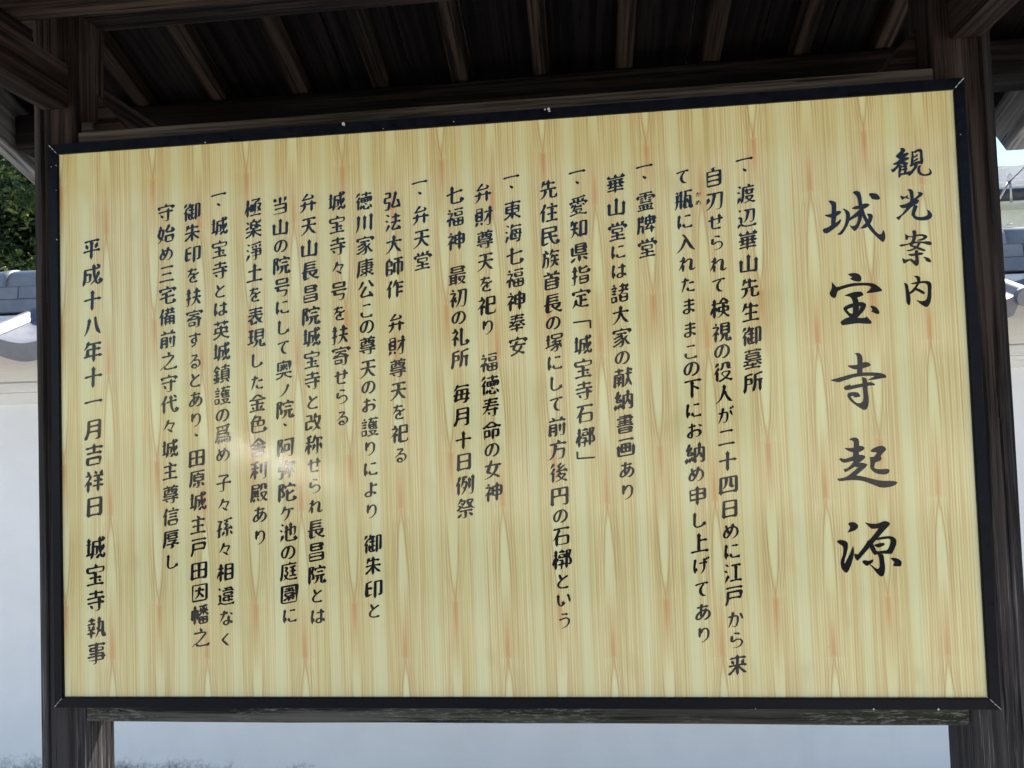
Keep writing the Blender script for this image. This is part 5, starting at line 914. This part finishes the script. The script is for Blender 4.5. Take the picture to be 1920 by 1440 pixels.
# noshi courses and ridge caps
def course(name, w, z0, z1, L, off, mat, taper=0.006, top_h=0.0):
    me = box_mesh(name, L - 0.003, 2 * w, z1 - z0, bev=0.003)
    for v in me.vertices:
        if v.co.z > 0: v.co.y *= (w - taper) / w
    me.materials.append(mat); x = XA + off
    while x < XB:
        j = random.uniform(-0.0012, 0.0012)
        link(name, me, None, WALL, WM @ Matrix.Translation((x, j, (z0 + z1) / 2)))
        x += L
course("ridge_course_tile", 0.117, 1.9955, 2.0525, 0.300, 0.00, M_TILE)
course("ridge_course_tile", 0.102, 2.0540, 2.1100, 0.300, 0.13, M_TILE)
def cap_mesh(L):
    bm = bmesh.new(); prof = [(-0.088, 0.0)]
    for k in range(0, 13):
        t = math.pi * (1 - k / 12); prof.append((0.082 * math.cos(t), 0.022 + 0.062 * math.sin(t)))
    prof.append((0.088, 0.0))
    rows = []
    for xx, sc in ((-L / 2, 1.0), (L / 2 - 0.030, 1.0), (L / 2 - 0.028, 1.05), (L / 2 - 0.001, 1.05)):
        rows.append([bm.verts.new((xx, y * sc, z * sc)) for y, z in prof])
    for A, B in zip(rows, rows[1:]):
        for i in range(len(prof) - 1): bm.faces.new((A[i], B[i], B[i + 1], A[i + 1]))
    bm.faces.new(rows[0]); bm.faces.new(rows[-1][::-1])
    bmesh.ops.recalc_face_normals(bm, faces=bm.faces)
    return mesh_from(bm, "ridge_cap_tile", True)
cm = cap_mesh(0.30); cm.materials.append(M_TILE); x = XA + 0.07
while x < XB:
    link("ridge_cap_tile", cm, None, WALL, WM @ Matrix.Translation((x, 0, 2.1115))); x += 0.30
# pantiles on both slopes
PITCH = 0.277
def pantile_mesh():
    bm = bmesh.new(); n = 22; rows = []
    def prof(t):           # t 0..1 across, trough then roll
        if t < 0.80: return -0.030 * math.sin(math.pi * t / 0.80) ** 1.0
        return 0.034 * math.sin(math.pi * (t - 0.80) / 0.20)
    th = 0.020
    for j, s in enumerate((0.0, 0.17, 0.34, 0.352)):
        row = []
        for i in range(n + 1):
            t = i / n * 1.03
            row.append((t * PITCH, s, prof(min(t, 1.0)) - 0.004 * j / 3))
        rows.append(row)
    V = [[bm.verts.new(p) for p in r] for r in rows]
    for A, B in zip(V, V[1:]):
        for i in range(n): bm.faces.new((A[i], B[i], B[i + 1], A[i + 1]))
    # front lip hangs down, deeper in the trough
    lip = [bm.verts.new((p[0], 0.354, p[2] - 0.012 - 0.058 * (1.0 if i / n < 0.8 else 0.35))) for i, p in enumerate(rows[-1])]
    for i in range(n): bm.faces.new((V[-1][i], lip[i], lip[i + 1], V[-1][i + 1]))
    back = [bm.verts.new((p[0], 0.330, p[2] - 0.012 - 0.056 * (1.0 if i / n < 0.8 else 0.35))) for i, p in enumerate(rows[-1])]
    for i in range(n): bm.faces.new((lip[i], back[i], back[i + 1], lip[i + 1]))
    und = [bm.verts.new((p[0], 0.0, p[2] - th)) for p in rows[0]]
    und2 = [bm.verts.new((p[0], 0.328, p[2] - th)) for p in rows[0]]
    for i in range(n):
        bm.faces.new((und[i], und[i + 1], und2[i + 1], und2[i])); bm.faces.new((back[i], und2[i], und2[i + 1], back[i + 1]))
    for A in (0, n): bm.faces.new((V[0][A], V[1][A], V[2][A], V[3][A], lip[A], back[A], und2[A], und[A]))
    # round end disc on the roll
    c = bmesh.ops.create_cone(bm, cap_ends=True, segments=20, radius1=0.036, radius2=0.036, depth=0.024,
        matrix=Matrix.Translation((0.90 * PITCH, 0.354, -0.004)) @ Matrix.Rotation(math.pi / 2, 4, 'X'))
    bmesh.ops.recalc_face_normals(bm, faces=bm.faces)
    me = mesh_from(bm, "pantile"); 
    for p in me.polygons: p.use_smooth = abs(p.normal.z) > 0.55
    return me
pm = pantile_mesh(); pm.materials.append(M_TILE)
ANG = math.radians(22)
def pan_matrix(x, side):
    ca, sa = math.cos(ANG), math.sin(ANG)
    # local Y runs down the slope
    if side < 0: X = Vector((1, 0, 0)); Y = Vector((0, -ca, -sa)); 
    else: X = Vector((-1, 0, 0)); Y = Vector((0, ca, -sa))
    Z = X.cross(Y)
    if Z.z < 0: Z = -Z
    o = Vector((x, side * 0.100, 1.988))
    return WM @ Matrix(((X.x, Y.x, Z.x, o.x), (X.y, Y.y, Z.y, o.y), (X.z, Y.z, Z.z, o.z), (0, 0, 0, 1)))
PAN_OFF = 0.02
x = XA + PAN_OFF
while x < XB - PITCH:
    for side in (-1, 1):
        link("pantile", pm, None, WALL, pan_matrix(x + (PITCH if side > 0 else 0), side))
    x += PITCH
for (lx, ly, lab) in ((-2.36, -0.02, "tiny dry leaf lying on the wall coping left of the board"), (1.97, -0.02, "curled dry leaf on the wall coping right of the board")):
    bm = bmesh.new(); vs = [bm.verts.new(p) for p in ((-.022, 0, 0), (-.008, .010, .006), (.012, .008, .010), (.026, 0, .016), (.010, -.009, .008), (-.01, -.008, .005))]
    f = bm.faces.new(vs); r = bmesh.ops.extrude_face_region(bm, geom=[f]); bmesh.ops.translate(bm, vec=(0, 0, .0015), verts=[g for g in r['geom'] if isinstance(g, bmesh.types.BMVert)])
    bmesh.ops.triangulate(bm, faces=bm.faces)
    o = link("fallen_leaf", mesh_from(bm, "fallen_leaf"), M_DRYLEAF, None, WM @ Matrix.Translation((lx, ly, 2.198))); tag(o, lab, "leaf", "dry leaves on the coping")

# ------------------------------------------------------------------ tree behind the wall at the left
def tree(loc, h, crown_c, crown_r, nleaf, label, seed, big=1.0):
    rnd = random.Random(seed)
    T = thing("evergreen_tree", loc, label, "tree", "trees behind the wall")
    base = Vector(loc)
    pts = [base + Vector((0, 0, -0.1)), base + Vector((0.06, 0.03, h * 0.25)), base + Vector((-0.05, 0.05, h * 0.5)), base + Vector((0.05, 0, h * 0.8))]
    tube("trunk", pts, 0.1, M_BARK, T, 10, radii=[0.15, 0.12, 0.09, 0.04])
    limbs = []
    for k in range(9):
        a = rnd.uniform(0, 6.28); z0 = h * rnd.uniform(0.3, 0.7); e = Vector((math.cos(a) * crown_r * 0.75, math.sin(a) * crown_r * 0.75, z0 + rnd.uniform(0.3, 0.9)))
        tube("limb", [base + Vector((0, 0, z0)), base + Vector((e.x * 0.5, e.y * 0.5, z0 + 0.25)), base + e], 0.03, M_BARK, T, 6, radii=[0.05, 0.035, 0.012])
        limbs.append(e)
    V, F = [], []
    cl = []
    for k in range(150):
        v = Vector((rnd.gauss(0, 1), rnd.gauss(0, 1), rnd.gauss(0, 1))).normalized() * (rnd.random() ** 0.45)
        cl.append((Vector((v.x * crown_r, v.y * crown_r, v.z * crown_r * 1.05)) + Vector(crown_c) - base, rnd.uniform(0.18, 0.42) * big))
    for k in range(nleaf):
        c, r = rnd.choice(cl)
        d = Vector((rnd.gauss(0, 1), rnd.gauss(0, 1), rnd.gauss(0, .8))).normalized() * r * rnd.random() ** 0.5
        p = c + d; ax = Vector((rnd.gauss(0, 1), rnd.gauss(0, 1), rnd.gauss(0, .7))).normalized()
        bx = ax.cross(Vector((rnd.gauss(0, 1), rnd.gauss(0, 1), rnd.gauss(0, 1)))).normalized()
        L = rnd.uniform(0.03, 0.055) * big; w = L * 0.38; n = ax.cross(bx) * L * 0.15
        b = len(V)
        V += [p - ax * L, p + bx * w + n, p + ax * L, p - bx * w + n, p - n]
        F += [(b, b + 1, b + 4), (b + 1, b + 2, b + 4), (b + 2, b + 3, b + 4), (b + 3, b, b + 4)]
    me = bpy.data.meshes.new("crown"); me.from_pydata(V, [], F)
    link("crown", me, M_LEAF, T, Matrix.Translation(base))
tree((-5.2, 5.6, 0), 4.2, (-5.2, 5.4, 3.3), 1.75, 60000, "dense dark green evergreen tree above the wall at the far left", 3)
tree((-8.6, 8.2, 0), 4.4, (-8.6, 8.2, 3.2), 2.6, 42000, "second evergreen farther back behind the leftmost tree", 9, 1.5)

# ------------------------------------------------------------------ house behind the wall at the right
HO = thing("house", (9.5, 11.5, 0), "pale green-grey house with a light shingled roof beyond the wall at the right edge", "house")
box("wall", 4.6, 15, 8.35, 15.0, 0, 3.86, M_HOUSE, HO, bev=0.0)
box("soffit", 4.3, 15.3, 8.02, 8.349, 3.80, 3.86, M_HOUSE, HO, bev=0.0)
tube("gutter", [(4.2, 8.0, 3.90), (15.4, 8.0, 3.90)], 0.075, M_GUTTER, HO, 12)
box("fascia_board", 4.22, 15.38, 8.085, 8.115, 3.865, 4.0, M_GUTTER, HO, bev=0.0)
hw = Matrix.Translation((9.8, 8.0, 3.99)) @ Matrix.Rotation(math.radians(20), 4, 'X')
bm = bmesh.new()
vv = [(-5.6, 0, -0.08), (5.6, 0, -0.08), (5.6, 3.8, -0.08), (-5.6, 3.8, -0.08), (-5.6, 0, 0), (5.6, 0, 0), (5.6, 3.8, 0), (-5.6, 3.8, 0)]
V = [bm.verts.new(v) for v in vv]
for f in ((0, 3, 2, 1), (4, 5, 6, 7), (0, 1, 5, 4), (1, 2, 6, 5), (2, 3, 7, 6), (3, 0, 4, 7)): bm.faces.new([V[i] for i in f])
link("roof", mesh_from(bm, "roof"), M_SHINGLE, HO, hw)
link("rear_roof", box_mesh("rear_roof", 11.2, 3.8, 0.08, bev=0), M_SHINGLE, HO, Matrix.Translation((9.8, 11.571 + 1.785, 5.29 - 0.70)) @ Matrix.Rotation(math.radians(-20), 4, 'X'))
# shingle courses, single shingles are a few pixels: real geometry joined
bm = bmesh.new(); rr = random.Random(4)
for j in range(15):
    y0 = j * 0.25; x = -5.6 - (j % 2) * 0.15
    while x < 5.6:
        w = 0.30; t = rr.uniform(0, 0.008)
        q = [(x + .006, y0, .03 + t), (x + w - .006, y0, .03 + t), (x + w - .006, y0 + .27, .006), (x + .006, y0 + .27, .006), (x + .006, y0, .004), (x + w - .006, y0, .004)]
        v = [bm.verts.new(p) for p in q]; bm.faces.new(v[:4]); bm.faces.new((v[4], v[5], v[1], v[0]))
        bm.faces.new((v[4], v[0], v[3])); bm.faces.new((v[5], v[2], v[1]))
        x += w
link("roof_shingles", mesh_from(bm, "roof_shingles"), M_SHINGLE, HO, hw, kind='stuff')
# window on the front of the house, low behind the wall
fr = box("window_frame", 7.2, 9.0, 8.30, 8.349, 1.0, 2.2, M_BRONZE, HO, bev=0.0)
link("pane", box_mesh("pane", 0.8, 0.01, 1.08, bev=0), M_DARKGLASS, fr, Matrix.Translation((7.67, 8.292, 1.6)))
link("pane", box_mesh("pane", 0.8, 0.01, 1.08, bev=0), M_DARKGLASS, fr, Matrix.Translation((8.53, 8.292, 1.6)))
CB = thing("service_cable", (5.28, 7.9, 3.95), "thin black overhead service cable with its bracket at the eave of the pale house", "cable")
tube("wire", [(5.33, 7.86, 4.02), (5.26, 7.2, 4.12), (5.1, 6.0, 4.45), (4.7, 4.0, 5.2), (4.0, 1.0, 7.2)], 0.006, M_CABLE, CB, 6)
tube("bracket", [(5.20, 7.90, 3.78), (5.34, 7.87, 4.05)], 0.014, M_STEEL, CB, 8)
tube("bracket", [(5.36, 7.90, 3.78), (5.34, 7.87, 4.05)], 0.014, M_STEEL, CB, 8)
bpy_ins = tube("insulator", [(5.34, 7.87, 4.03), (5.34, 7.87, 4.12)], 0.03, M_CHIP, CB, 10)

# ------------------------------------------------------------------ what the gloss of the board looks back at, behind the viewer
HB = thing("house", (1.5, -12.5, 0), "cream walled house across the lane behind the viewer", "house")
box("wall", -3.5, 8.0, -16.0, -9.6, 0, 3.1, M_WHITEWALL, HB, bev=0.0)
for sgn in (-1, 1):
    link("roof", box_mesh("roof", 12.5, 3.9, 0.14, bev=0.0), M_TILE_WARM, HB, Matrix.Translation((2.25, -12.8 + sgn * 1.8, 3.85)) @ Matrix.Rotation(math.radians(-22 * sgn), 4, 'X'))
for wx in (-2.0, 1.2, 4.6):
    fr = box("window_frame", wx, wx + 1.6, -9.598, -9.55, 1.0, 2.1, M_BRONZE, HB, bev=0.0)
    for q in (0.42, 1.18): link("pane", box_mesh("pane", 0.70, 0.01, 0.98, bev=0), M_DARKGLASS, fr, Matrix.Translation((wx + q, -9.543, 1.55)))
dr = box("door", 6.6, 7.5, -9.598, -9.56, 0.0, 2.05, M_BRONZE, HB, bev=0.0)
link("handle", box_mesh("handle", 0.02, 0.04, 0.14, bev=0.003), M_STEEL, dr, Matrix.Translation((6.68, -9.54, 1.0)))
HR = thing("glint_reflector", (-2.3, -4.5, 0), "unseen stainless steel bar added behind the viewer to throw a sun glint onto the board", "glint_reflector")  # added, out of view: reflects the sun as a glint in the board
A = Vector((-2.296, -4.5, 1.137)); D = Vector((1.0, -0.1645, -0.45)).normalized()
P0, P1 = A - D * 0.72, A + D * 0.70
hn = Vector((0.348, 0.805, 0.479)).normalized()  # faces midway between sun and board so the added bar glints
bm = bmesh.new(); side = D.cross(hn).normalized(); rings = []
for k in range(25):
    t = k / 24; u = (t - 0.45) * 2
    c = P0.lerp(P1, t) + hn * 0.006 * u * u; w = 0.060 * (1 - 0.7 * abs(u) ** 1.5)
    tilt = -0.02 * u
    n2 = (hn + D * tilt).normalized()
    rings.append([bm.verts.new(c + side * w * b - n2 * (0.008 * abs(b) + e)) for b, e in ((-1, 0.0), (-0.5, 0.0), (0, 0.0), (0.5, 0.0), (1, 0.0), (1, 0.012), (-1, 0.012))])
for A_, B_ in zip(rings, rings[1:]):
    for k in range(7): bm.faces.new((A_[k], A_[(k + 1) % 7], B_[(k + 1) % 7], B_[k]))
bm.faces.new(rings[0]); bm.faces.new(rings[-1][::-1]); bmesh.ops.recalc_face_normals(bm, faces=bm.faces)
link("reflector_bar", mesh_from(bm, "reflector_bar", True), M_REFLECTOR, HR)
for P in (P0 + D * 0.1, P1 - D * 0.1): tube("leg", [Vector((P.x, P.y, -0.05)), Vector((P.x, P.y, P.z - 0.04))], 0.02, M_REFLECTOR, HR, 16)
